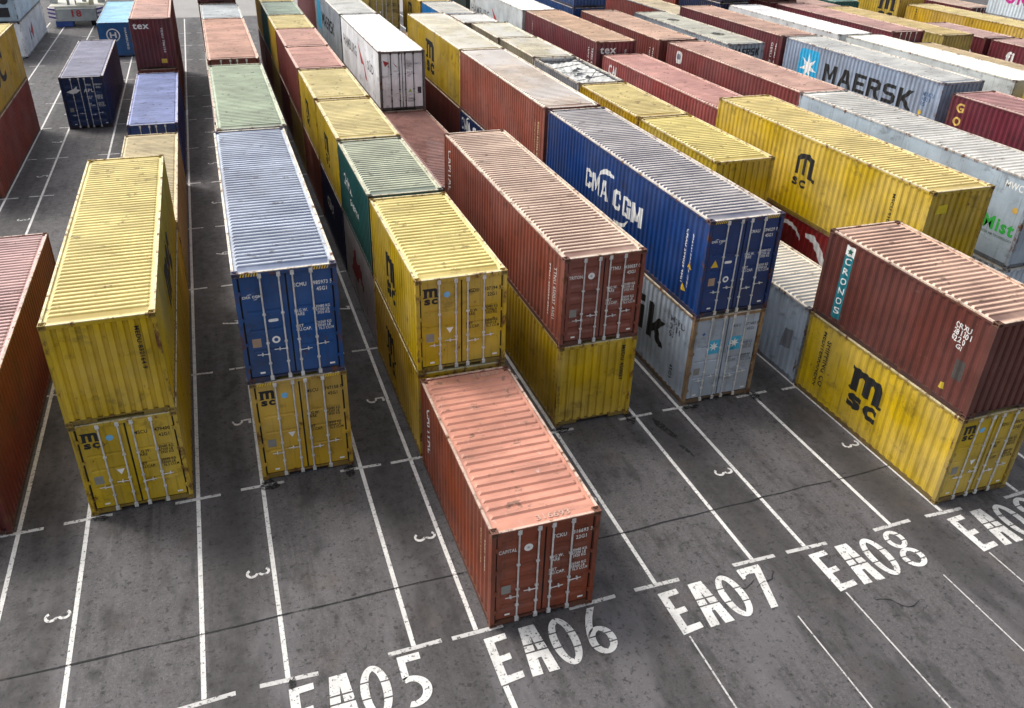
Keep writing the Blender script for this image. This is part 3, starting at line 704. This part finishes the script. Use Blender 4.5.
k('dull brown container on the ground at the far end of the sixth row', X[9] - .7, 53.1, 0, L20, S, BRN, RBRN, cast=False)
r = k('short ochre container with a small black mark, just beyond the bright blue one', X[9] - .9, 53.1, S, L20, S, (.42, .28, .035), RYEL); msc_side(r, 57.2, S + .9, 1.3, 1.3)
# --- slot 10
r = k('red container with white script mark, on the ground under the long yellow one', X[10], 6.65, 0, L40, H, (.20, .014, .014), RRED)
side_mark(r, join2d(band(-.1, .6, (.9, .62), (.75, .46), 10, 170, 14, True), tr2d(poly2d([(0, .9), (.5, 1.0), (1.0, .7), (1.55, .1), (1.5, -.35), (1.3, -.3), (1.0, .25), (.5, .7), (.05, .78)]), .95, .2)), 12.9, 1.55, WHITE)
r = k('long yellow container with black logo and blind end, on the red one', X[10] - .05, 6.65, H, L40, H, YEL, (.68, .55, .24))
side_mark(r, tr2d(join2d(poly2d([(0, 0), (.14, 0), (.14, .6), (.3, .7), (.3, .05), (.46, .05), (.46, .72), (.62, .6), (.62, 0), (.95, -.1), (.95, .05), (.78, .1), (.78, .8), (.5, .95), (.1, .85), (0, .7)]), tr2d(text2d('sc', .34, .62, .035), -.05, -.48)), 0, 0, 1.2, .92), 13.15, 4.65, BLACK)
vtext(r, 'MSCU 910264', 8.2, 5.55, .10, 1.3, BLACK)
front_mark(r, poly2d([(0, 0), (.45, .02), (.42, .32), (.05, .28)]), .3, 2.3, (.58, .45, .01), y=.006, mat='plate', name='sticker')
k('brown container on the ground under the long pink roof of the seventh row', X[10], 19.2, 0, L40, S, BRN, RBRN, cast=False)
r = k('red container with pink roof and white letters, behind the long yellow one', X[10] + .35, 19.25, S, L40, S, (.29, .065, .06), (.62, .35, .30)); side_mark(r, tr2d(text2d('CAI', .55, .95, .03), 0, 0), 30.6, 4.6, WHITE)
k('dark container on the ground under the maroon one with white letters on its end', X[10], 31.8, 0, L40, H, MAR, RMAR, cast=False)
r = k('maroon container with white tex letters on its blind end and a tan roof', X[10] + .1, 31.7, H, L40 - .6, H, (.14, .028, .036), (.62, .43, .29))
front_mark(r, text2d('tex', .36, 1.0, .02), .22, H - .66, WHITE, y=.008); front_mark(r, tr2d(text2d('GLDU', .1, .5, .02), rot=ROT), 1.75, H - .45, WHITE, y=.008)
for yy in (42.0, 32.9, 32.4): vtext(r, 'TEXU 431182', yy, 5.7, .14, 1.5, WHITE)
k('grey container on the ground under the far white one with the red arrow', X[10], 43.8, 0, L40, H, GRY, CRM, cast=False)
r = k('white refrigerated container with grey letters and a red arrow, beyond the maroon one', X[10] - .1, 43.4, H, L40, H, (.52, .55, .55), (.80, .79, .76), roofmat='roof_white', flat=True, name='refrigerated_container'); hsud(r, 55.2, 4.35)
k('dark green container far beyond the white one with the red arrow', X[10] - .2, 56.5, H, L40, H, (.02, .04, .04), RBLU, cast=False)
k('brown container on the ground far beyond the white one with the red arrow', X[10] - .2, 56.5, 0, L40, H, BRN, RBLU, cast=False)
# --- slot 11
k('pale blue container at the right edge under the grey one with green letters', X[11], 6.5, 0, L40, H, (.55, .62, .70), CRM, 'end')
r = k('grey refrigerated container with bright green letters, at the right edge', X[11], 6.55, H, L40, H, (.33, .40, .47), (.47, .455, .42), flat=True, roofstyle='rib', name='refrigerated_container', roofmat='roof')
side_mark(r, tr2d(text2d('Mist', .48, 1.25, .035), 0, 0, rot=.0), 8.0, 4.1, (.03, .38, .05), True); side_mark(r, text2d('FRESH AIR TECHNOLOGY', .09, 1.3, .01), 8.0, 3.92, (.08, .12, .1), True)
side_mark(r, text2d('MWCU', .24, .9, .02), 7.6, 5.62, WHITE, True)
side_mark(r, disc(.11), 6.95, 5.0, (.55, .35, .08), True, mat='plate', name='sticker')
k('dark red container on the ground beneath the maroon one with the white shield', X[11], 18.9, 0, L40, H, MAR, RMAR, cast=False)
r = k('long maroon container with a small white shield, behind the grey one with green letters', X[11] + .1, 18.75, H, L40, H, (.17, .036, .034), (.62, .40, .32))
side_mark(r, rrect(.62, .66, .2), 29.9, 5.2, (.62, .60, .58), mat='plate', name='emblem'); side_mark(r, rrect(.36, .3, .1), 29.77, 5.42, (.16, .15, .2), lift=.008, mat='plate', name='emblem')
vtext(r, 'TRLU 702', 19.6, 5.3, .13, 1.2, WHITE); vtext(r, '45G1', 19.2, 5.2, .13, .9, WHITE)
k('dark container on the ground, third of the eighth row', X[11], 31.5, 0, L40, H, BRN, RMAR, cast=False)
r = k('maroon container with tan pink roof, between tex end and long dirty grey roof', X[11] - .1, 31.5, H, L40 - 1, H, (.16, .04, .034), (.62, .42, .31))
for yy in (32.7, 32.3): vtext(r, 'TGHU 9182', yy, 5.6, .14, 1.6, WHITE)
# --- slot 12
k('brown container on the ground in the ninth row, behind the white shield container', X[12], 18.9, 0, L40, S, BRN, RBRN, cast=False)
k('dark grey container on the ground under the dirty grey roof', X[12], 31.2, 0, L40, S, GRY, CRM, cast=False)
r = k('grey container with two round stains on its roof and black letters on its end', X[12] + .2, 31.2, S, L40, H, (.30, .34, .38), (.56, .54, .44))
front_mark(r, block2d('MAERSK', .42, 1.9, .14), .25, H - .72, BLACK, y=.008)
link('roof_stain', lay(disc(.5, n=14), lambda a, b: (1.2 + a * .8, 3.2 + b, H - .0035)), 'patch', r); link('roof_stain', lay(disc(.5, n=14), lambda a, b: (1.1 + a * .8, 8.6 + b, H - .0035)), 'patch', r)
k('dark container on the ground alone at the far end of the ninth row', X[12], 44.2, 0, L40, S, NAV, RBLU, cast=False)
k('blue container with a plain blind end, far behind the maroon roofs', X[11] - .25, 43.7, H, L40, H, (.012, .05, .17), RBLU)
k('dark blue container on the ground at the bottom of the far blue stack', X[11] - .25, 43.7, 0, L40, H, (.012, .05, .17), RBLU, cast=False)
k('blue container topping the far stack behind the maroon roofs', X[11] - .25, 43.7, HZ, L40, H, (.012, .05, .17), RBLU)
# --- slot 13
k('maroon container on the ground in the tenth row, nearest in view', X[13], 5.8, 0, L40, S, MAR, RMAR, cast=False)
r = k('maroon container with yellow vertical letters, in front of the grey one with black letters', X[13] + .05, 5.95, S, L40, H, (.125, .018, .030), (.48, .26, .24))
for i, ch in enumerate('GOLD'): side_mark(r, text2d(ch, .42, .42, .03), 17.75, 5.05 - i * .62, (.72, .48, .12))
k('dark grey container on the ground under the grey one with the large black letters', X[13], 18.8, 0, L40, H, GRY, CRM, cast=False)
r = k('grey container with light blue star panel and large black letters, right of centre', X[13], 18.75, H, L40, H, (.27, .33, .43), (.64, .62, .56))
side_mark(r, rrect(1.75, 1.9, .25), 29.5, 3.9, (.03, .36, .62), mat='plate', name='logo_panel'); side_mark(r, star7(.78, .27), 28.62, 4.85, WHITE, lift=.008, mat='plate', name='logo_star')
side_mark(r, block2d('MAERSK', .95, 6.8, .14), 27.2, 4.40, BLACK)
side_mark(r, text2d('MSKU\n4821\n05', .2, None, .02), 19.9, 5.5, (.06, .12, .25)); side_mark(r, disc(.12), 19.8, 4.5, (.6, .4, .05), mat='plate', name='sticker')
k('dark container on the ground in the tenth row under the maroon one', X[13], 31.2, 0, L40, H, BRN, RMAR, cast=False)
r = k('maroon container with a pinkish roof, straight behind the grey star panel container', X[13] - .1, 31.2, H, L40, H, (.13, .028, .034), (.60, .40, .31))
for yy in (32.2, 31.8): vtext(r, 'GESU 4410', yy, 5.6, .14, 1.7, WHITE)
vtext(r, '45G1', 42.8, 5.4, .16, .8, WHITE)
k('brown container on the ground in the tenth row beneath the cream roof', X[13], 43.8, 0, L40, S, BRN, RMAR, cast=False)
k('red container with a grey rail and long cream roof, far in the tenth row', X[13] - .1, 43.6, S, L40, S, (.22, .045, .035), (.68, .60, .42), frame=(.26, .27, .30))
# --- slot 14
k('brown container on the ground in the eleventh row, nearest', X[14], 18.5, 0, L40, H, BRN, RBRN, cast=False)
k('white refrigerated container with a cream white roof, nearer of the two long white roofs', X[14], 18.4, H, L40, H, (.50, .52, .50), (.82, .78, .66), roofmat='roof_white', flat=True, name='refrigerated_container')
k('brown container on the ground in the eleventh row, second', X[14], 31.0, 0, L40, H, BRN, RBRN, cast=False)
k('white refrigerated container with a bright white roof, farther of the two long white roofs', X[14] - .2, 31.0, H, L40, H, (.55, .56, .56), (.84, .84, .82), roofmat='roof_white', flat=True, name='refrigerated_container')
for zz, lb in ((0, 'bottom'), (H, 'middle'), (HZ, 'top')):
    k('short navy container with a plain dark end, %s of the far navy stack' % lb, X[14] - .35, 44.0, zz, L20, H, NAV, RBLU, cast=False)
    k('rust red container behind the far navy stack, %s tier' % lb, X[14] - .5, 50.4, zz, L40, H, (.22, .05, .03), RRED, cast=False)
# --- slot 15
k('yellow container at the right edge below the white refrigerated one, on the ground', X[14], 5.6, 0, L40, H, YEL2, RYEL, cast=False)
k('yellow container at the right edge just past the cream white roof, upper tier', X[14], 5.6, H, L40, H, YEL, RYEL)
k('brown container on the ground in the twelfth row under the tan roof', X[15], 18.5, 0, L40, S, BRN, RBRN, cast=False)
k('container with a long plain tan roof, beyond the cream white roof', X[15] + .3, 18.6, S, L40, S, (.30, .22, .12), (.60, .46, .27))
k('dark red container on the ground in the twelfth row under the dusky pink roof', X[15], 31.1, 0, L40, H, MAR, RMAR, cast=False)
r = k('maroon container with a dusky pink roof and white marks on its dark end', X[15], 31.05, H, L40, H, (.13, .024, .034), (.58, .36, .31), 'door')
k('red container on the ground at the far end of the twelfth row', X[15], 43.6, 0, L40, H, MAR, RMAR, cast=False)
k('dark maroon container at the far end of the twelfth row, standing two high', X[15] - .3, 43.8, H, L40, H, (.13, .02, .028), RMAR)
k('dark maroon container at the far end of the twelfth row, third tier', X[15] - .3, 43.8, HZ, L40, S, (.15, .022, .03), RMAR)
# --- slots 16 to 19
k('brown container on the ground in the thirteenth row, low before the maroon sides', X[16], 18.6, 0, L40, S, BRN, RBRN, cast=False)
k('dark container on the ground under the ochre tan roof', X[16], 31.0, 0, L40, S, BRN, RBRN, cast=False)
k('khaki container with an ochre tan roof, between the dusky pink roof and the yellow ones', X[16], 31.0, S, L40, H, KHA, (.62, .47, .22))
k('dark container on the ground in the thirteenth row, far end', X[16] - .4, 43.2, 0, L40, S, BRN, RBRN, cast=False)
k('maroon container with pink roof and white end marks, beyond the ochre tan roof', X[16] - .4, 43.2, S, L40, H, (.12, .022, .03), (.6, .4, .33), 'door', code='TGHU 662900 1', typ='45G1')
for yy, zc, lb in ((18.5, MAR, 'nearer'), (31.1, BRN, 'middle'), (43.6, MAR, 'far')): k('dark container on the ground in the fourteenth row, %s one of three' % lb, X[17], yy, 0, L40, S, zc, RMAR, cast=False)
r = k('maroon container with one white side mark, nearer of two in the fourteenth row', X[17] - .2, 18.5, S, L40, S, (.13, .018, .028), (.56, .38, .33)); side_mark(r, text2d('fi', .7, .6, .04), 29.3, 4.3, WHITE)
r = k('short maroon container with small white codes, farther of two in the fourteenth row', X[17] - .2, 31.1, S, L20, S, (.11, .018, .025), (.56, .38, .33))
for yy in (32.7, 32.2): vtext(r, '45G1', yy, 4.6, .2, .8, WHITE)
k('teal container far back at the top edge beside the yellow logo side', X[17] - .9, 45.5, S, L40, H, (.014, .13, .12), (.2, .35, .3), cast=False)
for yy, zc, lb in ((18.5, YEL2, 'nearer'), (31.1, BRN, 'middle'), (43.9, BRN, 'far')): k('container on the ground in the fifteenth row, %s one of three under the yellow ones' % lb, X[18], yy, 0, L40, H, zc, RMAR, cast=False)
k('yellow container at the top right edge, nearer part of the long yellow wall', X[18], 18.4, H, L40, S, YEL2, (.66, .55, .27))
r = k('yellow container with a pale yellow roof, top right, in front of the maroon ends', X[18] + .1, 31.0, H, L40, S, YEL2, (.66, .55, .27)); vtext(r, 'MSCU', 42.2, 5.6, .16, 1.1, BLACK)
r = k('ochre container with a black m logo on its side at the top edge, right', X[18] - .2, 43.7, H, L40, H + .25, (.43, .29, .03), RYEL); msc_side(r, 46.0, 4.3, 1.9, 1.95)
for yy, lb in ((18.6, 'nearer'), (31.1, 'middle'), (43.8, 'far')): k('dark container on the ground in the last row, %s one of three' % lb, X[19], yy, 0, L40, S, BRN, RMAR, cast=False)
k('teal container low in the last row under the pale grey one, top right corner', X[19] + .3, 27.4, S, L40, S, (.014, .12, .12), (.05, .2, .2), cast=False)
r = k('pale grey container with a magenta mark, top right corner', X[19] + .3, 27.4, SZ, L40, H, (.55, .62, .68), (.5, .55, .55), cast=False); side_mark(r, tr2d(text2d('ONE', .9, 2.6, .05), 0, 0), 38.2, SZ + 1.0, (.5, .02, .25))
k('maroon container with a tan roof at the top edge, left of the pale grey one', X[19] - .1, 40.6, S, L40, H, (.13, .02, .03), (.62, .46, .36), 'door', code='TGHU 118204 5', typ='45G1', cast=False)

# ------------------------------------------------------------------ ground and its markings
def struct(o): o['kind'] = 'structure'; return o
mb = MB(); mb.quad((-600, -300, 0), (600, -300, 0), (600, 900, 0), (-600, 900, 0))
ground = struct(link('ground', mb.mesh('ground'), 'asphalt'))
PITCH = 4.19
def linex(i):                      # left line of slot i
    return {4: -8.57, 5: -4.32, 6: -.31, 7: 4.08, 8: 8.21, 9: 12.5}.get(i, -8.57 + (i - 4) * PITCH)
TY = [0, 6.29, 12.55, 18.95, 25.25, 31.5, 37.7, 44.0, 50.3, 56.6, 62.9, 69.2, 75.5]
old = MB(); lm = MB(); tk = MB()
def strip(b, x0, y0, x1, y1, w, z=.004):
    d = Vector((x1 - x0, y1 - y0)).normalized(); nx, ny = -d.y * w / 2, d.x * w / 2
    b.quad((x0 + nx, y0 + ny, z), (x0 - nx, y0 - ny, z), (x1 - nx, y1 - ny, z), (x1 + nx, y1 + ny, z))
SL = list(range(0, 20))
for i in SL:
    xl = linex(i); xr = xl + 2.62
    if i == 6: xr = 2.42
    for xx in (xl, xr):
        far = 84 if i < 14 else 60
        strip(lm, xx, 0.065, xx, far, .10)
        for n, ty in enumerate(TY): strip(tk, xx - .56, ty + random.uniform(-.04, .04), xx + (.56 if n else .6), ty + random.uniform(-.03, .03), .105, .008)
    # thin worn lines running on towards the camera
    if i != 6: strip(old, xl, -1.5, xl - .04, -11, .04); strip(old, xr, -1.75, xr - .05, -11, .035)
strip(lm, linex(6) + .16, -1.47, linex(6) + .20, -3.2, .12)
link('lane_lines', lm.mesh('lane_lines'), 'line', ground); link('bay_ticks', tk.mesh('bay_ticks'), 'tick', ground); link('worn_lines', old.mesh('worn_lines'), 'tick', ground)

# stencil glyphs in a box .58 wide, 1.3 high
def vband(cx, cy, ro, ri, lo, hi, left):
    """piece of an oval stroke between two heights"""
    out = []; n = 10
    V = []; Fc = []
    for i in range(n + 1):
        sa = [math.asin(max(-1, min(1, (q - cy) / ro[1]))) for q in (lo, hi)]; y = cy + ro[1] * math.sin(sa[0] + (sa[1] - sa[0]) * i / n)
        xo = ro[0] * math.sqrt(max(0, 1 - ((y - cy) / ro[1]) ** 2)); q = 1 - ((y - cy) / ri[1]) ** 2
        xi = ri[0] * math.sqrt(max(0, q))
        s = -1 if left else 1
        V += [(cx + s * xo, y), (cx + s * xi, y)]
        if i: Fc.append((2 * i - 2, 2 * i - 1, 2 * i + 1, 2 * i))
    return V, Fc
def oval(cx, cy, ro, ri, gaps, g=.035):
    """an oval ring with stencil gaps; gaps = heights (relative to cy) for left and right strokes"""
    parts = []
    for left in (True, False):
        hs = sorted(gaps[0] if left else gaps[1])
        lo = -ro[1]
        for q in hs + [None]:
            hi = ro[1] if q is None else q - g / 2
            parts.append(vband(cx, cy, ro, ri, cy + lo, cy + hi, left))
            if q is not None: lo = q + g / 2
    return join2d(*parts)
def glyph(ch):
    P = poly2d
    if ch == 'E':
        return join2d(P([(0, 0), (.5, .06), (.5, .22), (.18, .20), (.18, .56), (.40, .58), (.40, .74), (.18, .72), (.18, 1.10), (.46, 1.12), (.46, 1.28), (0, 1.26)]))
    if ch == 'A':
        def xo(y): return 0 + .12 * y / 1.3
        def xi(y): return .22 if y < .40 else .245
        def leg(lo, hi, xa, xb, m):
            pts = [(xo(lo), lo), (xa, lo), (xb, hi), (xo(hi), hi)]
            return P([(.58 - a if m else a, b) for a, b in pts])
        out = []
        for m in (False, True):
            out += [leg(0, .42, .225, .25, m), leg(.42, .58, .29, .29, m), leg(.62, .78, .258, .268, m), leg(.82, 1.0, .270, .287, m), leg(1.0, 1.3, .29, .29, m)]
        return join2d(*out)
    if ch == '0': return oval(.29, .65, (.29, .65), (.125, .50), ([-.13, .27], [-.22, .19]))
    if ch == '5':
        return join2d(P([(.07, .66), (.21, .76), (.21, 1.12), (.52, 1.12), (.52, 1.3), (.07, 1.3)]), band(.20, .38, (.38, .38), (.20, .24), 112, -110, 18))
    if ch == '6':
        return join2d(oval(.29, .38, (.29, .38), (.13, .25), ([-.13, .13], [-.1, .15])),
                      P([(.005, .45), (.03, .62), (.09, .85), (.18, 1.08), (.30, 1.3), (.47, 1.3), (.33, 1.05), (.25, .86), (.20, .70), (.12, .62), (.05, .53)]))
    if ch == '7': return P([(.0, .98), (.0, 1.3), (.58, 1.3), (.58, 1.2), (.30, 0), (.12, 0), (.36, 1.08), (.18, 1.09), (.10, 1.05), (.07, .98)])
    if ch == '8':
        return join2d(oval(.29, .98, (.25, .32), (.13, .20), ([.04], [-.08, .14])), oval(.29, .33, (.29, .33), (.15, .21), ([-.1, .08], [-.1, .1])))
    if ch == '9': return tr2d(glyph('6'), .58, 1.3, -1, -1)
    if ch == '3':
        return join2d(band(.25, .97, (.27, .33), (.13, .19), 150, -75, 14), band(.25, .34, (.30, .34), (.15, .20), 78, -150, 14))
    if ch == '4': return P([(.30, 0), (.46, 0), (.46, .26), (.58, .26), (.58, .42), (.46, .42), (.46, 1.3), (.32, 1.3), (0, .42), (0, .26), (.30, .26)])
    if ch == '1': return P([(.22, 0), (.38, 0), (.38, 1.3), (.26, 1.3), (.1, 1.1), (.22, 1.12)])
for i in range(3, 13):
    x0 = linex(i) + {5: -.02, 6: .08}.get(i, -.11); word = 'EA%02d' % (i if i < 10 else 0)
    if i >= 10: word = 'EA1' + str(i - 10) if i - 10 in (0, 1) else None
    if not word: continue
    gs = []
    for n, ch in enumerate(word):
        g = glyph(ch)
        gs.append(tr2d(g, n * .68 + (.11 if n == 3 else 0), -1.43 + (.03 if n == 3 else 0), 1.06, .965))
    o = link('bay_code', lay(join2d(*gs), lambda a, b: (x0 + a, b - .02 + a * .015, .012)), 'line', ground)
NUM = ['3', '5', '7', '9']
for i in range(3, 14):
    for n in range(8):
        ch = NUM[n % 4]
        g = tr2d(glyph(ch), 0, 0, .50, .42, 0)
        x0 = linex(i) - .06; y0 = (TY[n] + TY[n + 1]) / 2
        link('bay_number', lay(g, lambda a, b: (x0 - .57 + b, y0 + .17 - a, .008)), 'line_old', ground)
# the transverse pavement joint and cracks
jt = MB(); px, py = -60, 1.6
while px < 70:
    qx = px + random.uniform(.5, 1.1); qy = 1.72 + .022 * (qx + 8) * .9 * .9 + random.uniform(-.025, .025) if qx > -9 else 1.72 + random.uniform(-.03, .03)
    qy = 1.74 + max(0, qx) * .022 + random.uniform(-.03, .03)
    strip(jt, px, py, qx, qy, random.uniform(.02, .045), .014); px, py = qx, qy
for (cx, cy, a, n) in ((6.3, -.75, .3, 6), (5.9, -.65, -.6, 4), (8.7, -1.9, -.9, 9)):
    x, y = cx, cy
    for s in range(n):
        a += random.uniform(-.8, .8); nx, ny = x + .13 * math.cos(a), y + .13 * math.sin(a)
        strip(jt, x, y, nx, ny, random.uniform(.012, .026), .014); x, y = nx, ny
link('pavement_joint', jt.mesh('pavement_joint'), 'joint', ground)
# dark patches on the ground, mostly at container corners
def blob(cx, cy, rx, ry, rot=0, n=22):
    ph = [random.uniform(0, 6.28) for _ in range(4)]
    pts = []
    for i in range(n):
        a = 2 * PI * i / n; r = 1 + .18 * math.sin(2 * a + ph[0]) + .12 * math.sin(3 * a + ph[1]) + .1 * math.sin(5 * a + ph[2])
        x, y = rx * r * math.cos(a), ry * r * math.sin(a)
        pts.append((cx + x * math.cos(rot) - y * math.sin(rot), cy + x * math.sin(rot) + y * math.cos(rot)))
    return poly2d(pts)
for (cx, cy, rx, ry, ro) in ((-2.0, 6.3, .17, .26, 0), (-4.15, 6.3, .2, .28, .2), (6.5, 6.3, .18, .30, 0), (4.25, 6.3, .26, .13, 0), (8.6, 6.25, .24, .12, 0), (10.85, 6.2, .16, .30, .3), (-8.3, 6.22, .22, .10, 0), (-4.25, -.12, .07, .16, 0), (7.25, 5.5, .13, .5, .15), (7.35, 4.35, .06, .3, .25)):
    link('dark_patch', lay(blob(cx, cy, rx, ry, ro), lambda a, b: (a, b, .0165)), 'patch', ground)

# ------------------------------------------------------------------ foot of the straddle carrier at the top left
t = thing('straddle_carrier', 'grey foot beam of a straddle carrier with red number and striped corners', 'straddle carrier', (-15.6, 81.0, 0))
GC = (.36, .38, .37)
mb = MB(); mb.box((-1.9, 0, .55), (1.75, 2.2, 1.65)); link('foot_beam', mb.mesh('foot_beam'), 'crane', t, GC)
mb = MB(); mb.box((-2.35, .4, 1.66), (2.5, 6.5, 1.85)); link('deck', mb.mesh('deck'), 'crane', t, (.55, .53, .45))
for sx in (-1, 1):
    mb = MB(); x0, x1 = sorted((sx * 1.83, sx * 2.45)); mb.box((x0, -.1, .7), (x1, 1.2, 1.75)); e = link('corner_guard', mb.mesh('corner_guard'), 'crane', t, (.72, .68, .70))
    for z0 in (.78, 1.14, 1.5):
        mb = MB(); mb.quad((x0, -.104, z0 + (.0 if sx > 0 else .16)), (x1, -.104, z0 + (.16 if sx > 0 else 0)), (x1, -.104, z0 + (.32 if sx > 0 else .16)), (x0, -.104, z0 + (.16 if sx > 0 else .32))); link('stripe', mb.mesh('stripe'), 'plate', e, (.10, .06, .22))
    mb = MB(); mb.box((x0 - .0, 2.4, 1.852), (x1, 3.3, 11.0)); link('leg', mb.mesh('leg'), 'crane', t, GC)
mb = MB(); mb.box((-2.0, .1, .04), (-.5, 1.6, .54)); link('wheel_guard', mb.mesh('wheel_guard'), 'crane', t, (.02, .07, .30))
for yy in (.6, 4.6):
    for sx in (-1.2, 1.3):
        mb = MB(); mb.cyl((sx - .2, yy + .3, .5), (sx + .2, yy + .3, .5), .48, 18); link('wheel', mb.mesh('wheel'), 'rubber', t)
for sx, w, c in ((-.7, .22, GC), (-.05, .10, (.05, .12, .2)), (.75, .35, GC), (1.35, .4, (.55, .5, .36))):
    mb = MB(); mb.box((sx - w / 2, 1.3, 1.855), (sx + w / 2, 1.3 + w, 9)); link('upright', mb.mesh('upright'), 'crane', t, c)
mb = MB(); mb.box((.05, .6, 1.853), (1.15, 2.0, 2.1)); link('battery_box', mb.mesh('battery_box'), 'crane', t, (.75, .72, .55))
front_mark(t, text2d('18', .62, .85, .03), -.42, .92, (.45, .04, .05), y=-.006)

# ------------------------------------------------------------------ light, camera
AZ, EL = math.radians(-46), math.radians(52)
w = bpy.data.worlds.new('World'); sc.world = w; w.use_nodes = True
nt = w.node_tree; bg = nt.nodes['Background']
sky = nt.nodes.new('ShaderNodeTexSky'); sky.sky_type = 'NISHITA'; sky.sun_disc = False
sky.sun_elevation = EL; sky.sun_rotation = AZ; sky.dust_density = 5; sky.air_density = 1.0; sky.ozone_density = 1.0
hs = nt.nodes.new('ShaderNodeHueSaturation'); hs.inputs['Saturation'].default_value = .32
nt.links.new(sky.outputs[0], hs.inputs['Color']); nt.links.new(hs.outputs[0], bg.inputs[0]); bg.inputs[1].default_value = .15
sl = bpy.data.lights.new('sun', 'SUN'); sl.energy = 1.25; sl.angle = math.radians(14); sl.color = (1, .95, .87)
so = bpy.data.objects.new('sun', sl); C.objects.link(so)
so.rotation_euler = Vector((math.sin(AZ) * math.cos(EL), math.cos(AZ) * math.cos(EL), math.sin(EL))).to_track_quat('Z', 'Y').to_euler()
so.location = (0, 0, 60)
cd = bpy.data.cameras.new('camera'); co = bpy.data.objects.new('camera', cd); C.objects.link(co); sc.camera = co
rt = Vector((0.9470477042621969, -0.32032060614466673, 0.022256575001909633)); up = Vector((0.1383716282857349, 0.46968729674673754, 0.871921519266669)); fw = Vector((0.2897480601095661, 0.8226715945952281, -0.4891395599508262))
mt = Matrix((rt, up, -fw)).transposed().to_4x4(); mt.translation = (-4.09878, -11.83455, 14.54891)
co.matrix_world = mt
cd.sensor_width = 36; cd.lens = 825.122 * 36 / 1024; cd.shift_x = 11.038 / 1024; cd.shift_y = -25.268 / 1024
cd.clip_end = 2000; cd.clip_start = .1
sc.view_settings.view_transform = 'Standard'; sc.view_settings.look = 'None'; sc.view_settings.exposure = .66; sc.view_settings.gamma = 1
sc.render.resolution_x = 1024; sc.render.resolution_y = 708
for o in list(bpy.data.objects):
    if 'len' in o: del o['len']
print('containers', COUNT[0])
